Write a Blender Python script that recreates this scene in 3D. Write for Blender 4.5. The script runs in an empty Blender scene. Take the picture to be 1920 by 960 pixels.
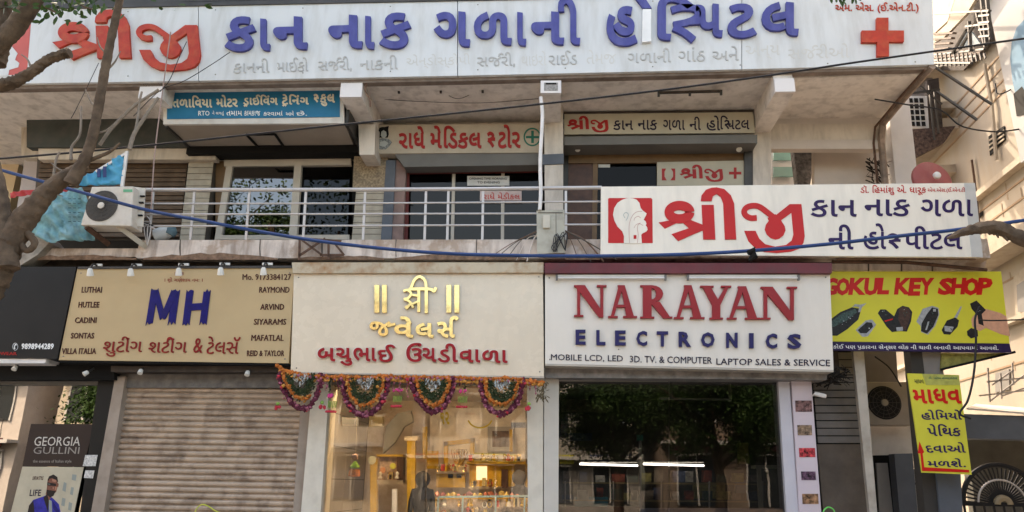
import bpy, bmesh, math, random
from mathutils import Vector, Matrix
from mathutils.geometry import tessellate_polygon

# ------------------------------------------------------------------ camera, world, sun, exposure
sc = bpy.context.scene
COL = sc.collection
FPX, PITCH, YAW, ROLL = 1380.0, math.radians(17.2), math.radians(-3.497), math.radians(1.015)
CAM = Vector((0, -10, 1.6))
_cp, _sp, _cy, _sy, _cr, _sr = math.cos(PITCH), math.sin(PITCH), math.cos(YAW), math.sin(YAW), math.cos(ROLL), math.sin(ROLL)
FW = Vector((_sy*_cp, _cy*_cp, _sp)); _rt = Vector((_cy, -_sy, 0)); _up = _rt.cross(FW)
RT = _cr*_rt + _sr*_up; UP = -_sr*_rt + _cr*_up
camd = bpy.data.cameras.new('camera'); camd.sensor_width = 36; camd.lens = FPX/1920*36
camd.clip_start = 0.1; camd.clip_end = 600
cam = bpy.data.objects.new('camera', camd); COL.objects.link(cam)
_m = Matrix((RT, UP, -FW)).transposed().to_4x4(); _m.translation = CAM
cam.matrix_world = _m; sc.camera = cam

SUN_EL, SUN_AZ = math.radians(50), math.radians(-32)      # azimuth measured from +Y towards +X: from the back left, so the street front is in shade
w = bpy.data.worlds.new('World'); sc.world = w; w.use_nodes = True
nt = w.node_tree; bg = nt.nodes['Background']
sky = nt.nodes.new('ShaderNodeTexSky'); sky.sky_type = 'NISHITA'; sky.sun_disc = False
sky.sun_elevation = SUN_EL; sky.sun_rotation = SUN_AZ; sky.dust_density = 4.0; sky.air_density = 1.2; sky.ozone_density = 1.0
nt.links.new(sky.outputs[0], bg.inputs[0]); bg.inputs[1].default_value = 0.15
sl = bpy.data.lights.new('sun', 'SUN'); sl.energy = 1.45; sl.angle = math.radians(0.6); sl.color = (1.0, 0.95, 0.88)
so = bpy.data.objects.new('sun', sl); COL.objects.link(so)
sd = Vector((math.sin(SUN_AZ)*math.cos(SUN_EL), math.cos(SUN_AZ)*math.cos(SUN_EL), math.sin(SUN_EL)))
so.rotation_euler = sd.to_track_quat('Z', 'Y').to_euler(); so.location = (0, 0, 30)
sc.view_settings.view_transform = 'Standard'; sc.view_settings.look = 'None'
sc.view_settings.exposure = 2.45
sc.view_settings.use_white_balance = True; sc.view_settings.white_balance_temperature = 8050; sc.view_settings.white_balance_tint = 12; sc.view_settings.gamma = 1.0
sc.render.engine = 'CYCLES'
sc.cycles.max_bounces = 6; sc.cycles.transparent_max_bounces = 12; sc.cycles.glossy_bounces = 3
sc.cycles.caustics_reflective = False; sc.cycles.caustics_refractive = False
random.seed(7)

# ------------------------------------------------------------------ helpers
def ray(px, py):
    return (RT*((px-960)/FPX) - UP*((py-480)/FPX) + FW)
def P(px, py, Y):                       # point of the photograph's pixel on the vertical plane at depth Y
    d = ray(px, py); return CAM + d*((Y-CAM.y)/d.y)
def PP(px, py, o, n):                   # same on any plane
    d = ray(px, py); return CAM + d*((o-CAM).dot(n)/d.dot(n))

MATS = {}
def mat(name, c, rough=0.6, metal=0.0, var=0.12, scale=3.0, bump=0.0, bscale=40.0, streak=0.0, dirt=None, dirt_amt=0.0, spec=0.22, emit=0.0, patch=None):
    if name in MATS: return MATS[name]
    m = bpy.data.materials.new(name); m.use_nodes = True; MATS[name] = m
    n = m.node_tree.nodes; l = m.node_tree.links; b = n['Principled BSDF']
    b.inputs['Roughness'].default_value = rough; b.inputs['Metallic'].default_value = metal
    b.inputs['Specular IOR Level'].default_value = spec
    geo = n.new('ShaderNodeNewGeometry'); pos = geo.outputs['Position']
    def noise(sc_, det=6, vec=pos):
        t = n.new('ShaderNodeTexNoise'); t.inputs['Scale'].default_value = sc_; t.inputs['Detail'].default_value = det
        t.inputs['Roughness'].default_value = .6
        l.new(vec, t.inputs['Vector']); return t.outputs['Fac']
    t = noise(scale)
    ramp = n.new('ShaderNodeMapRange'); ramp.inputs['From Min'].default_value = .3; ramp.inputs['From Max'].default_value = .7
    ramp.inputs['To Min'].default_value = 1-var; ramp.inputs['To Max'].default_value = 1+var*.5
    l.new(t, ramp.inputs['Value'])
    mix = n.new('ShaderNodeMix'); mix.data_type = 'RGBA'; mix.blend_type = 'MULTIPLY'; mix.inputs['Factor'].default_value = 1
    mix.inputs[6].default_value = (*c, 1); l.new(ramp.outputs[0], mix.inputs[7]); out = mix.outputs[2]
    if dirt:
        mp = n.new('ShaderNodeMapping'); mp.inputs['Scale'].default_value = (5.5, 5.5, 1.1 if streak else 5.5); l.new(pos, mp.inputs['Vector'])
        t2 = noise(1.0, 9, mp.outputs[0])
        r2 = n.new('ShaderNodeMapRange'); r2.inputs['From Min'].default_value = .46; r2.inputs['From Max'].default_value = .72
        r2.inputs['To Max'].default_value = dirt_amt; l.new(t2, r2.inputs['Value'])
        m2 = n.new('ShaderNodeMix'); m2.data_type = 'RGBA'; l.new(r2.outputs[0], m2.inputs['Factor'])
        l.new(out, m2.inputs[6]); m2.inputs[7].default_value = (*dirt, 1); out = m2.outputs[2]
    if patch:
        t4 = noise(1.7, 10); r4 = n.new('ShaderNodeMapRange'); r4.inputs['From Min'].default_value = .52; r4.inputs['From Max'].default_value = .58; r4.inputs['To Max'].default_value = .75
        l.new(t4, r4.inputs['Value']); m4 = n.new('ShaderNodeMix'); m4.data_type = 'RGBA'; l.new(r4.outputs[0], m4.inputs['Factor']); l.new(out, m4.inputs[6]); m4.inputs[7].default_value = (*patch, 1); out = m4.outputs[2]
    l.new(out, b.inputs['Base Color'])
    if bump:
        t3 = noise(bscale, 4); bp = n.new('ShaderNodeBump'); bp.inputs['Strength'].default_value = bump; bp.inputs['Distance'].default_value = .01
        l.new(t3, bp.inputs['Height']); l.new(bp.outputs[0], b.inputs['Normal'])
    rr = n.new('ShaderNodeMapRange'); rr.inputs['To Min'].default_value = max(0.02, rough-.08); rr.inputs['To Max'].default_value = min(1, rough+.12)
    l.new(noise(scale*4, 3), rr.inputs['Value']); l.new(rr.outputs[0], b.inputs['Roughness'])
    if emit:
        b.inputs['Emission Color'].default_value = (*c, 1); b.inputs['Emission Strength'].default_value = emit
    return m

def glass(name, tint, refl=1.0, base=0.06, warm=1.0):
    m = bpy.data.materials.new(name); m.use_nodes = True; n = m.node_tree.nodes; l = m.node_tree.links
    n.remove(n['Principled BSDF']); o = n['Material Output']
    tr = n.new('ShaderNodeBsdfTransparent'); tr.inputs[0].default_value = (*tint, 1)
    gl = n.new('ShaderNodeBsdfGlossy'); gl.inputs['Roughness'].default_value = 0.01; gl.inputs[0].default_value = (refl, refl*(.5+.5*warm), refl*warm, 1)
    tx = n.new('ShaderNodeTexNoise'); tx.inputs['Scale'].default_value = 1.3; bp = n.new('ShaderNodeBump'); bp.inputs['Strength'].default_value = .022
    bp.inputs['Distance'].default_value = .05; ge = n.new('ShaderNodeNewGeometry'); l.new(ge.outputs['Position'], tx.inputs['Vector'])
    l.new(tx.outputs['Fac'], bp.inputs['Height']); l.new(bp.outputs[0], gl.inputs['Normal'])
    fr = n.new('ShaderNodeFresnel'); fr.inputs[0].default_value = 1.5
    ad = n.new('ShaderNodeMath'); ad.operation = 'ADD'; ad.inputs[1].default_value = base; l.new(fr.outputs[0], ad.inputs[0])
    mx = n.new('ShaderNodeMixShader'); l.new(ad.outputs[0], mx.inputs[0]); l.new(tr.outputs[0], mx.inputs[1]); l.new(gl.outputs[0], mx.inputs[2])
    l.new(mx.outputs[0], o.inputs['Surface']); return m

def props(o, label=None, cat=None, group=None, kind=None):
    if label: o['label'] = label
    if cat: o['category'] = cat
    if group: o['group'] = group
    if kind: o['kind'] = kind
    return o
def thing(name, label, cat, loc=(0, 0, 0), group=None, kind=None):
    o = bpy.data.objects.new(name, None); COL.objects.link(o); o.location = loc; o.empty_display_size = .2
    return props(o, label, cat, group, kind)
def base_of(o):
    v = Vector((0, 0, 0))
    while o: v = v + o.location; o = o.parent
    return v

class MB:
    def __init__(s): s.v = []; s.f = []; s.mi = []; s.cur = 0
    def add(s, vs, fs):
        k = len(s.v); s.v += [Vector(q) for q in vs]; s.f += [tuple(i+k for i in f) for f in fs]; s.mi += [s.cur]*len(fs); return s
    def box(s, x0, x1, y0, y1, z0, z1):
        return s.add([(x0,y0,z0),(x1,y0,z0),(x1,y1,z0),(x0,y1,z0),(x0,y0,z1),(x1,y0,z1),(x1,y1,z1),(x0,y1,z1)],
                     [(0,1,5,4),(1,2,6,5),(2,3,7,6),(3,0,4,7),(4,5,6,7),(3,2,1,0)])
    def prism(s, front, off):           # any polygon (3D points) extruded by the vector off
        off = Vector(off); n = len(front); tri = tessellate_polygon([front])
        k = len(s.v); s.v += [Vector(p) for p in front] + [Vector(p)+off for p in front]
        for t in tri: s.f.append((k+t[0], k+t[1], k+t[2])); s.f.append((k+n+t[2], k+n+t[1], k+n+t[0])); s.mi += [s.cur]*2
        for i in range(n):
            j = (i+1) % n; s.f.append((k+i, k+j, k+n+j, k+n+i)); s.mi.append(s.cur)
        return s
    def poly(s, pts, Y, th): return s.prism([P(x, y, Y) for x, y in pts], (0, th, 0))
    def rect(s, x0, y0, x1, y1, Y, th): return s.poly([(x0,y0),(x1,y0),(x1,y1),(x0,y1)], Y, th)
    def bar(s, a, b, wx, wy):           # square bar between two points
        a, b = Vector(a), Vector(b); d = (b-a).normalized(); u = d.cross(Vector((0, 1, 0)))
        if u.length < .05: u = d.cross(Vector((1, 0, 0)))
        u.normalize(); v = d.cross(u).normalized(); u, v = u*wx/2, v*wy/2
        return s.add([a-u-v,a+u-v,a+u+v,a-u+v,b-u-v,b+u-v,b+u+v,b-u+v],[(0,1,5,4),(1,2,6,5),(2,3,7,6),(3,0,4,7),(4,5,6,7),(3,2,1,0)])
    def tube(s, pts, r, seg=8, wob=0):
        pts = [Vector(p) for p in pts]; n = len(pts); rs = r if isinstance(r, (list, tuple)) else [r]*n
        k = len(s.v); prev = None
        for i, p in enumerate(pts):
            d = (pts[min(i+1, n-1)]-pts[max(i-1, 0)]).normalized()
            u = prev - d*prev.dot(d) if prev is not None else d.cross(Vector((0.13, 1, .21)))
            u.normalize(); prev = u; v = d.cross(u)
            for j in range(seg):
                a = 2*math.pi*j/seg; rr = rs[i]*(1+(random.uniform(-wob, wob) if wob else 0)); s.v.append(p+(u*math.cos(a)+v*math.sin(a))*rr)
        for i in range(n-1):
            for j in range(seg):
                j2 = (j+1) % seg; s.f.append((k+i*seg+j, k+i*seg+j2, k+(i+1)*seg+j2, k+(i+1)*seg+j)); s.mi.append(s.cur)
        s.f.append(tuple(k+j for j in range(seg))[::-1]); s.f.append(tuple(k+(n-1)*seg+j for j in range(seg))); s.mi += [s.cur]*2
        return s
    def lathe(s, c, axis, prof, seg=20):  # prof: (distance along axis, radius)
        c, ax = Vector(c), Vector(axis).normalized(); u = ax.cross(Vector((0, 0, 1)))
        if u.length < .1: u = Vector((1, 0, 0))
        u.normalize(); v = ax.cross(u); k = len(s.v); n = len(prof)
        for t, r in prof:
            for j in range(seg):
                a = 2*math.pi*j/seg; s.v.append(c+ax*t+(u*math.cos(a)+v*math.sin(a))*max(r, 1e-4))
        for i in range(n-1):
            for j in range(seg):
                j2 = (j+1) % seg; s.f.append((k+i*seg+j, k+i*seg+j2, k+(i+1)*seg+j2, k+(i+1)*seg+j)); s.mi.append(s.cur)
        s.f.append(tuple(k+j for j in range(seg))); s.f.append(tuple(k+(n-1)*seg+j for j in range(seg))); s.mi += [s.cur]*2
        return s
    def blob(s, c, r, sq=(1, 1, 1), j=.15):
        c = Vector(c); t = [(0,0,1),(0,0,-1)]+[(math.cos(a), math.sin(a), .45) for a in (0,1.257,2.513,3.77,5.027)]+[(math.cos(a+.63), math.sin(a+.63), -.45) for a in (0,1.257,2.513,3.77,5.027)]
        vs = [c+Vector((q[0]*sq[0], q[1]*sq[1], q[2]*sq[2])).normalized()*r*random.uniform(1-j, 1+j) if sq == (1,1,1) else c+Vector((q[0]*sq[0], q[1]*sq[1], q[2]*sq[2]))*r*random.uniform(1-j, 1+j) for q in t]
        fs = []
        for i in range(5):
            a, b = 2+i, 2+(i+1) % 5; d, e = 7+i, 7+(i+1) % 5
            fs += [(0, a, b), (a, d, b), (b, d, e), (1, e, d)]
        return s.add(vs, fs)
    def build(s, name, m, parent=None, smooth=False, label=None, cat=None, group=None, kind=None, bevel=0):
        me = bpy.data.meshes.new(name); L = base_of(parent) if parent else Vector((0, 0, 0))
        if not parent and s.v:
            c = sum(s.v, Vector())/len(s.v); L = Vector((c.x, c.y, min(q.z for q in s.v)))
        me.from_pydata([q-L for q in s.v], [], s.f)
        for mm in (m if isinstance(m, (list, tuple)) else [m]): me.materials.append(mm)
        if max(s.mi, default=0): me.polygons.foreach_set('material_index', s.mi)
        bm = bmesh.new(); bm.from_mesh(me); bmesh.ops.recalc_face_normals(bm, faces=bm.faces); bm.to_mesh(me); bm.free()
        if smooth:
            me.polygons.foreach_set('use_smooth', [True]*len(me.polygons))
            try: me.set_sharp_from_angle(angle=math.radians(40))
            except Exception: pass
        me.update(); o = bpy.data.objects.new(name, me); COL.objects.link(o)
        if parent: o.parent = parent
        else: o.location = L
        if bevel:
            md = o.modifiers.new('bevel', 'BEVEL'); md.width = bevel; md.segments = 2; md.limit_method = 'ANGLE'
        return props(o, label, cat, group, kind)

def spline(pts, n=6):
    pts = [Vector(p) if len(p) == 3 else Vector((p[0], p[1], 0)) for p in pts]; out = []
    q = [pts[0]*2-pts[1]]+pts+[pts[-1]*2-pts[-2]]
    for i in range(1, len(q)-2):
        for k in range(n):
            t = k/n; a, b, c, d = q[i-1], q[i], q[i+1], q[i+2]
            out.append(.5*((2*b)+(-a+c)*t+(2*a-5*b+4*c-d)*t*t+(-a+3*b-3*c+d)*t**3))
    out.append(pts[-1]); return out
def ppath(pts, Y, n=6):                 # smooth path through photograph pixels at depth Y (or (px,py,Y))
    return spline([P(p[0], p[1], p[2] if len(p) > 2 else Y) for p in pts], n)

# ------------------------------------------------------------------ lettering: outlines in em units -> real raised letters
_tc = {}
def font_outline(s, bold):
    key = (s, bold)
    if key in _tc: return _tc[key]
    c = bpy.data.curves.new('t', 'FONT'); c.body = s; c.offset = bold; c.resolution_u = 2; c.extrude = 1.0; c.space_character = 1+bold*2.2
    o = bpy.data.objects.new('t', c); COL.objects.link(o)
    me = bpy.data.meshes.new_from_object(o); r = ([tuple(v.co) for v in me.vertices], [tuple(p.vertices) for p in me.polygons])
    bpy.data.objects.remove(o); bpy.data.curves.remove(c); bpy.data.meshes.remove(me)
    _tc[key] = r; return r
def ribbon(path, wd, k=0, n=5):         # stroke of a letter in em units, as a thin solid (z -1..1)
    p = spline(path, n); vs = []; fs = []; m = len(p)
    for i, q in enumerate(p):
        d = (p[min(i+1, m-1)]-p[max(i-1, 0)]); d.normalize(); nn = Vector((-d.y, d.x, 0))*wd/2
        for z in (1+k*.04, -1): vs += [(q.x+nn.x, q.y+nn.y, z), (q.x-nn.x, q.y-nn.y, z)]
    for i in range(m-1):
        a, b = i*4, i*4+4; fs += [(a, a+1, b+1, b), (a+2, b+2, b+3, a+3), (a, b, b+2, a+2), (a+1, a+3, b+3, b+1)]
    fs += [(0, 2, 3, 1), (m*4-4, m*4-3, m*4-1, m*4-2)]
    return vs, fs
# marks the font cannot place by itself: half sa, reph, rakar, vocalic candra, Devanagari shri
SPECIAL = {
 '\ue001': ([[(.03,.50),(.16,.57),(.30,.52),(.32,.42),(.20,.33),(.05,.30)],[(.20,.33),(.32,.34),(.44,.33)],[(.06,.30),(.20,.20),(.34,.03)]], .44),   # half sa
 '\ue006': ([[(-.24,.50),(-.11,.57),(.03,.52),(.05,.42),(-.07,.33),(-.22,.30)],[(-.07,.33),(.05,.34),(.22,.33)],[(-.21,.30),(-.07,.20),(.07,.03)]], .44),
 '\ue002': ([[(-.16,.60),(-.13,.74),(.02,.80),(.12,.72)]], 0),                                                               # reph
 '\ue004': ([[(-.30,-.02),(-.42,-.16)],[(-.30,-.02),(-.16,-.15)]], 0),                                                          # rakar
 '\ue005': ([[(-.30,.85),(-.20,.70),(-.06,.72),(.02,.86)]], 0),                                                              # candra
}
def layout(s, bold):
    V, Fc = [], []
    if bold > 0 and any(ch in 'MW' for ch in s):      # the outline offset breaks M and W: strike three times instead
        for k, dx in enumerate((-bold, 0, bold)):
            v, f = layout(s, 0); n0 = len(V); V += [(q[0]+dx, q[1], q[2]+(.03*k if q[2] > 0 else 0)) for q in v]; Fc += [tuple(i+n0 for i in g) for g in f]
        return V, Fc
    plain = ''.join('  ' if ch == '\ue001' else ' ' if ch == '\ue006' else ('' if ch in SPECIAL else ch) for ch in s)
    v, f = font_outline(plain, bold); V += v; Fc += f
    pre = ''
    for ch in s:
        if ch in SPECIAL:
            x = max((q[0] for q in font_outline(pre, bold)[0]), default=0) if pre.strip() else 0
            if pre.endswith(' ') : x += .28*(len(pre)-len(pre.rstrip(' ')))
            if ch == '\ue001': x += .04
            for k, st in enumerate(SPECIAL[ch][0]):
                rv, rf = ribbon([(a+x, b, 0) for a, b in st], .085+bold*2, k+1); n0 = len(V); V += rv; Fc += [tuple(i+n0 for i in q) for q in rf]
            pre += '  ' if ch == '\ue001' else ' ' if ch == '\ue006' else ''
        else: pre += ch
    return V, Fc
def word(s, x0, y0, x1, y1, Y, m, parent, name='lettering', th=.004, bold=.02, slope=0.0, shear=0.0, label=None, skewx=0.0):
    """letters of s fitted to the box x0..x1, y0..y1 of the sign plane at depth Y, th metres thick"""
    V, Fc = layout(s, bold)
    if not V: return
    xs = [v[0]+shear*v[1] for v in V]; ys = [v[1] for v in V]; a, b, c, d = min(xs), max(xs), min(ys), max(ys)
    mb = MB(); vs = []
    for v, x in zip(V, xs):
        u = (x-a)/(b-a); t = (d-v[1])/(d-c+1e-9); px = x0+u*(x1-x0); py = y0+t*(y1-y0)+slope*(px-x0); px += skewx*(py-y0)
        p = P(px, py, Y); vs.append(p + Vector((0, -th*(v[2]+1)/2 if v[2] > 0 else 0, 0)) - Vector((0, .0015, 0)))
    mb.add(vs, Fc); return mb.build(name, m, parent, label=label)

# the red two-letter hospital emblem lettering, drawn as outlines (source px of the balcony sign)
def _A(l): return [(1120+x/6.4, 340+y/6.4) for x, y in l]
def _B(l): return [(1300+x/6.4, 340+y/6.4) for x, y in l]
SHRI = [
 _A([(735,495),(870,470),(960,430),(1050,480),(940,508),(810,570)]),
 _A([(1020,440),(1110,462),(1270,525),(1270,597),(1100,566),(1030,505)]),
 _A([(890,635),(1110,560),(1180,530),(1270,588),(1100,660),(970,720)]),
 _A([(1250,285),(1395,285),(1415,700),(1270,700)]),
 _A([(1240,240),(1250,170),(1300,105),(1370,80),(1430,75),(1520,95),(1600,170),(1640,270),(1665,700),(1530,700),(1510,270),(1480,190),(1430,155),(1385,180),(1370,240)]),
]
SHRI_RING = _A([(985+125*math.cos(t), 372+80*math.sin(t)) for t in [i*2*math.pi/20 for i in range(21)]])
JI = [
 _B([(1155,275),(1295,275),(1302,330),(1335,660),(1320,740),(1270,810),(1170,845),(1000,862),(850,850),(740,800),(660,720),(610,595),(745,595),(790,690),(860,755),(980,785),(1110,765),(1180,710),(1200,640),(1185,480),(1175,380),(1050,470),(985,410)]),
 _B([(890,440),(985,395),(1050,470),(1095,540),(1105,590),(1080,650),(1030,690),(985,700),(930,685),(880,640),(855,580),(870,520),(905,475)]),
]
JI_ST = _B([(760,440),(690,442),(632,415),(608,365),(640,315),(720,293),(800,312),(900,385),(985,450)])
BX = (1234.8, 351.7, 1508.6, 474.6)
def ribbon_px(pts, wd, f, Y, th, mb, k):
    p = spline(pts, 4); m = len(p); L = []; R = []
    for i, q in enumerate(p):
        d = (p[min(i+1, m-1)]-p[max(i-1, 0)]); d.normalize(); nn = Vector((-d.y, d.x, 0))*wd/2; L.append(q+nn); R.append(q-nn)
    vs = []; fs = []
    for i in range(m):
        a, b = P(*f(L[i].x, L[i].y), Y), P(*f(R[i].x, R[i].y), Y); o = Vector((0, -th-k, 0)); vs += [a+o, b+o, a, b]
    for i in range(m-1):
        a, b = i*4, i*4+4; fs += [(a, a+1, b+1, b), (a+2, b+2, b+3, a+3), (a, b, b+2, a+2), (a+1, a+3, b+3, b+1)]
    fs += [(0, 2, 3, 1), (m*4-4, m*4-3, m*4-1, m*4-2)]; mb.add(vs, fs)
def shriji(x0, y0, x1, y1, Y, th, m, parent, slope=0.0):
    def f(x, y):
        X = x0+(x-BX[0])/(BX[2]-BX[0])*(x1-x0); return X, y0+(y-BX[1])/(BX[3]-BX[1])*(y1-y0)+slope*(X-x0)
    for polys, strokes in ((SHRI, [(SHRI_RING, 17)]), (JI, [(JI_ST, 10.5)])):
        mb = MB(); k = 0
        for pl in polys: k += .0012; mb.prism([P(*f(*q), Y)-Vector((0, th+k, 0)) for q in pl], (0, th+k, 0))
        for st, wd in strokes: k += .0012; ribbon_px(st, wd, f, Y, th, mb, k)
        mb.build('letter', m, parent)

# ------------------------------------------------------------------ materials
plaster = mat('cream_plaster', (.60,.52,.42), .85, var=.15, scale=2.5, bump=.25, bscale=60, dirt=(.19,.15,.12), dirt_amt=.55, streak=1)
plaster_lt = mat('pale_plaster', (.62,.55,.47), .85, var=.15, scale=2, bump=.2, dirt=(.22,.18,.15), dirt_amt=.5, streak=1)
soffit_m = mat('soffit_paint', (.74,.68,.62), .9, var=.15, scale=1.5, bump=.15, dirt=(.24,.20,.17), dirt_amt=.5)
slab_m = mat('stained_slab', (.66,.57,.50), .85, var=.2, scale=3, bump=.4, bscale=50, dirt=(.16,.10,.07), dirt_amt=.8, streak=1, patch=(.36,.26,.19))
white_cap = mat('white_painted_block', (.72,.68,.66), .7, var=.06)
dark_band = mat('dark_green_board', (.055,.062,.055), .6, var=.3, dirt=(.09,.08,.07), dirt_amt=.6)
brown_sh = mat('brown_slats', (.13,.085,.055), .6, var=.35, scale=5)
beige_tile = mat('beige_wall_tile', (.40,.35,.27), .45, var=.15, scale=6, dirt=(.22,.17,.13), dirt_amt=.4)
joint = mat('dark_joint', (.10,.085,.07), .9)
alu = mat('cream_aluminium', (.46,.41,.34), .4, var=.1)
stone_sp = mat('speckled_stone', (.34,.26,.17), .8, var=.55, scale=30, bump=.5, dirt=(.08,.06,.05), dirt_amt=.7)
bluegrey = mat('blue_grey_paint', (.10,.112,.13), .6, var=.2)
pinkish = mat('pink_plaster', (.24,.16,.14), .8, var=.2, dirt=(.12,.09,.08), dirt_amt=.5)
slate = mat('slate_board', (.15,.143,.13), .6, var=.15)
maroon = mat('maroon_paint', (.15,.035,.04), .5, var=.25, dirt=(.08,.05,.05), dirt_amt=.5)
black_m = mat('black_panel', (.009,.0085,.008), .45, var=.3, spec=.25)
blackmatt = mat('black_matt', (.008,.0075,.007), .8, var=.2, spec=.2)
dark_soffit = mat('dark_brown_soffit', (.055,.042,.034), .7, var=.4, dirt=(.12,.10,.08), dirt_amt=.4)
brown_wood = mat('brown_laminate', (.17,.10,.05), .45, var=.25, scale=4)
darkmetal = mat('dark_metal', (.07,.065,.06), .45, metal=.4, var=.3)
rust = mat('rusty_metal', (.11,.06,.04), .7, var=.5, scale=12)
steel = mat('brushed_steel', (.52,.48,.45), .5, metal=.45, var=.1)
pvc = mat('white_pvc', (.72,.69,.66), .5, var=.1, dirt=(.35,.30,.25), dirt_amt=.3)
white_wall = mat('white_wall', (.62,.58,.53), .8, var=.1, dirt=(.35,.3,.25), dirt_amt=.3)
concrete = mat('concrete', (.26,.24,.22), .9, var=.25, bump=.3, dirt=(.12,.1,.09), dirt_amt=.5)
taupe = mat('taupe_wall', (.54,.48,.43), .85, var=.08)
cement = mat('cement_header', (.17,.155,.14), .9, var=.35, scale=8, bump=.4, dirt=(.30,.27,.24), dirt_amt=.5)

# ------------------------------------------------------------------ ground
road = MB().box(-60, 60, -45, -9.0, -.3, 0).build('road', mat('asphalt', (.05,.05,.05), .9, var=.3, bump=.5), kind='structure')
pav = MB().box(-60, 60, -9.0+.002, 40, -.3, .12).build('pavement', mat('paving', (.36,.33,.29), .9, var=.2, bump=.3), kind='structure')
terr = MB().box(-300, 300, -300, 300, -.6, -.31).build('ground', mat('earth', (.16,.13,.1), .95), kind='structure')

# ------------------------------------------------------------------ the shop building
WY, GY = 1.4, 0.45                       # first-floor wall and ground-floor shopfront planes
ZS = P(960,141,-.1).z                    # soffit under the big signboard
XL, XR = -12.0, P(1752,122,-.1).x
XRW = P(1660,260,WY).x                   # right end of first-floor wall
ZF = P(960,449,.1).z; ZB = P(960,484,.1).z
bld = thing('shop_building', 'two storey shop block with balcony corridor above the shops', 'building', ((XL+XR)/2, 3, 0.12))
XM = P(1440,200,WY).x
MB().box(XL, XM, .1, 6.5, ZS+.004, ZS+.26).build('ceiling_slab', soffit_m, bld); MB().box(XM+.001, XR, .1, 2.4, ZS+.004, ZS+.26).build('ceiling_slab', soffit_m, bld)
MB().box(XL, XM, .25, 6.5, ZS+.261, ZS+1.5).build('upper_wall', plaster, bld)
MB().box(XL, XR+.02, -.14, .6, P(960,-6,-.1).z, P(960,-60,-.1).z).build('roof_edge', darkmetal, bld)
mb = MB()
for pts in ([(-60,455),(262,450),(262,489),(-60,489)], [(262,447),(1012,446),(1012,482),(262,482)], [(1012,446),(1850,440),(1850,486),(1012,484)]):
    x0, x1 = P(*pts[0], .1).x, P(*pts[1], .1).x; dz = .03 if pts[0][0] == -60 else 0
    mb.box(x0+.002, x1-.002, .1+dz, 1.6, ZB+dz, ZF+(.0 if not dz else -.12))
mb.build('balcony_slab', slab_m, bld)
MB().box(XL, XM, 1.6, 6.5, ZB, ZF-.01).build('floor_slab', concrete, bld)
MB().box(XL, XM, 3.2, 3.3, ZB+.01, ZS).build('sun_block_wall', mat('dark_sun_block', (.05,.045,.04), .9), bld)  # added unseen backing, keeps sun from leaking in through the gaps
random.seed(51)
for x0, x1, d0 in ((268,520,9),(560,720,5),(740,985,7),(1060,1125,6),(1570,1830,6),(30,255,6)):          # broken plaster lips along the slab edge
    top = []; N = 14
    for i in range(N+1): u = i/N; top.append((x0+(x1-x0)*u, 484-d0*math.sin(math.pi*u)**.7*random.uniform(.5,1.2)))
    MB().poly(top+[(x1,487),(x0,487)], .092, .03).build('broken_edge', mat('broken_plaster', (.24,.15,.10), .95, var=.5, scale=12, bump=.6, bscale=60), bld)
for x in (337,487,603,742,893): MB().poly([(x,449),(x+1.6,449),(x+random.uniform(-1,3),466),(x+1.5,481),(x,481),(x-1,465)], .094, .02).build('crack', joint, bld)
# back wall of the corridor in pieces round its openings
def wall(x0, y0, x1, y1, Y=WY, m=plaster, th=.15, name='wall_panel', parent=bld, **k): return MB().rect(x0, y0, x1, y1, Y, th).build(name, m, parent, **k)
wall(40,150,404,296, WY+.02); wall(404,150,672,302, WY+.02); wall(672,150,1060,232, WY+.02, plaster_lt); wall(1060,150,1440,214, WY+.02, plaster_lt)
wall(1440,150,1664,232, WY+.02, taupe); wall(1440,232,1662,262, WY, plaster_lt); wall(1440,262,1662,279, WY-.04, taupe, name='beam')
wall(1527,279,1658,440, WY+.5, taupe); wall(404,302,424,450, WY+.02, brown_wood)
wall(1056,270,1066,450, WY+.02, darkmetal); wall(1396,214,1412,450, WY-.1, darkmetal, name='door_jamb'); wall(1412,214,1446,450, WY-.12, plaster_lt, name='pillar')
wall(660,285,672,450, WY+.02, blackmatt)
# dark board band, beige lintel, tiled pillars
wall(50,218,400,276, WY-.25, dark_band, name='fascia_board'); wall(72,277,404,299, WY-.2, plaster, name='lintel')
# left end of the corridor: side wall seen past the tree
mb = MB(); mb.prism([Vector((P(45,230,WY).x-.15, .12, ZF)), Vector((P(45,230,WY).x-.15, .12, ZF+.05)), Vector((P(45,230,WY).x-.15, WY, ZF+.05)), Vector((P(45,230,WY).x-.15, WY, ZF))], (.15,0,0)); mb.build('kerb', slab_m, bld)

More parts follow.
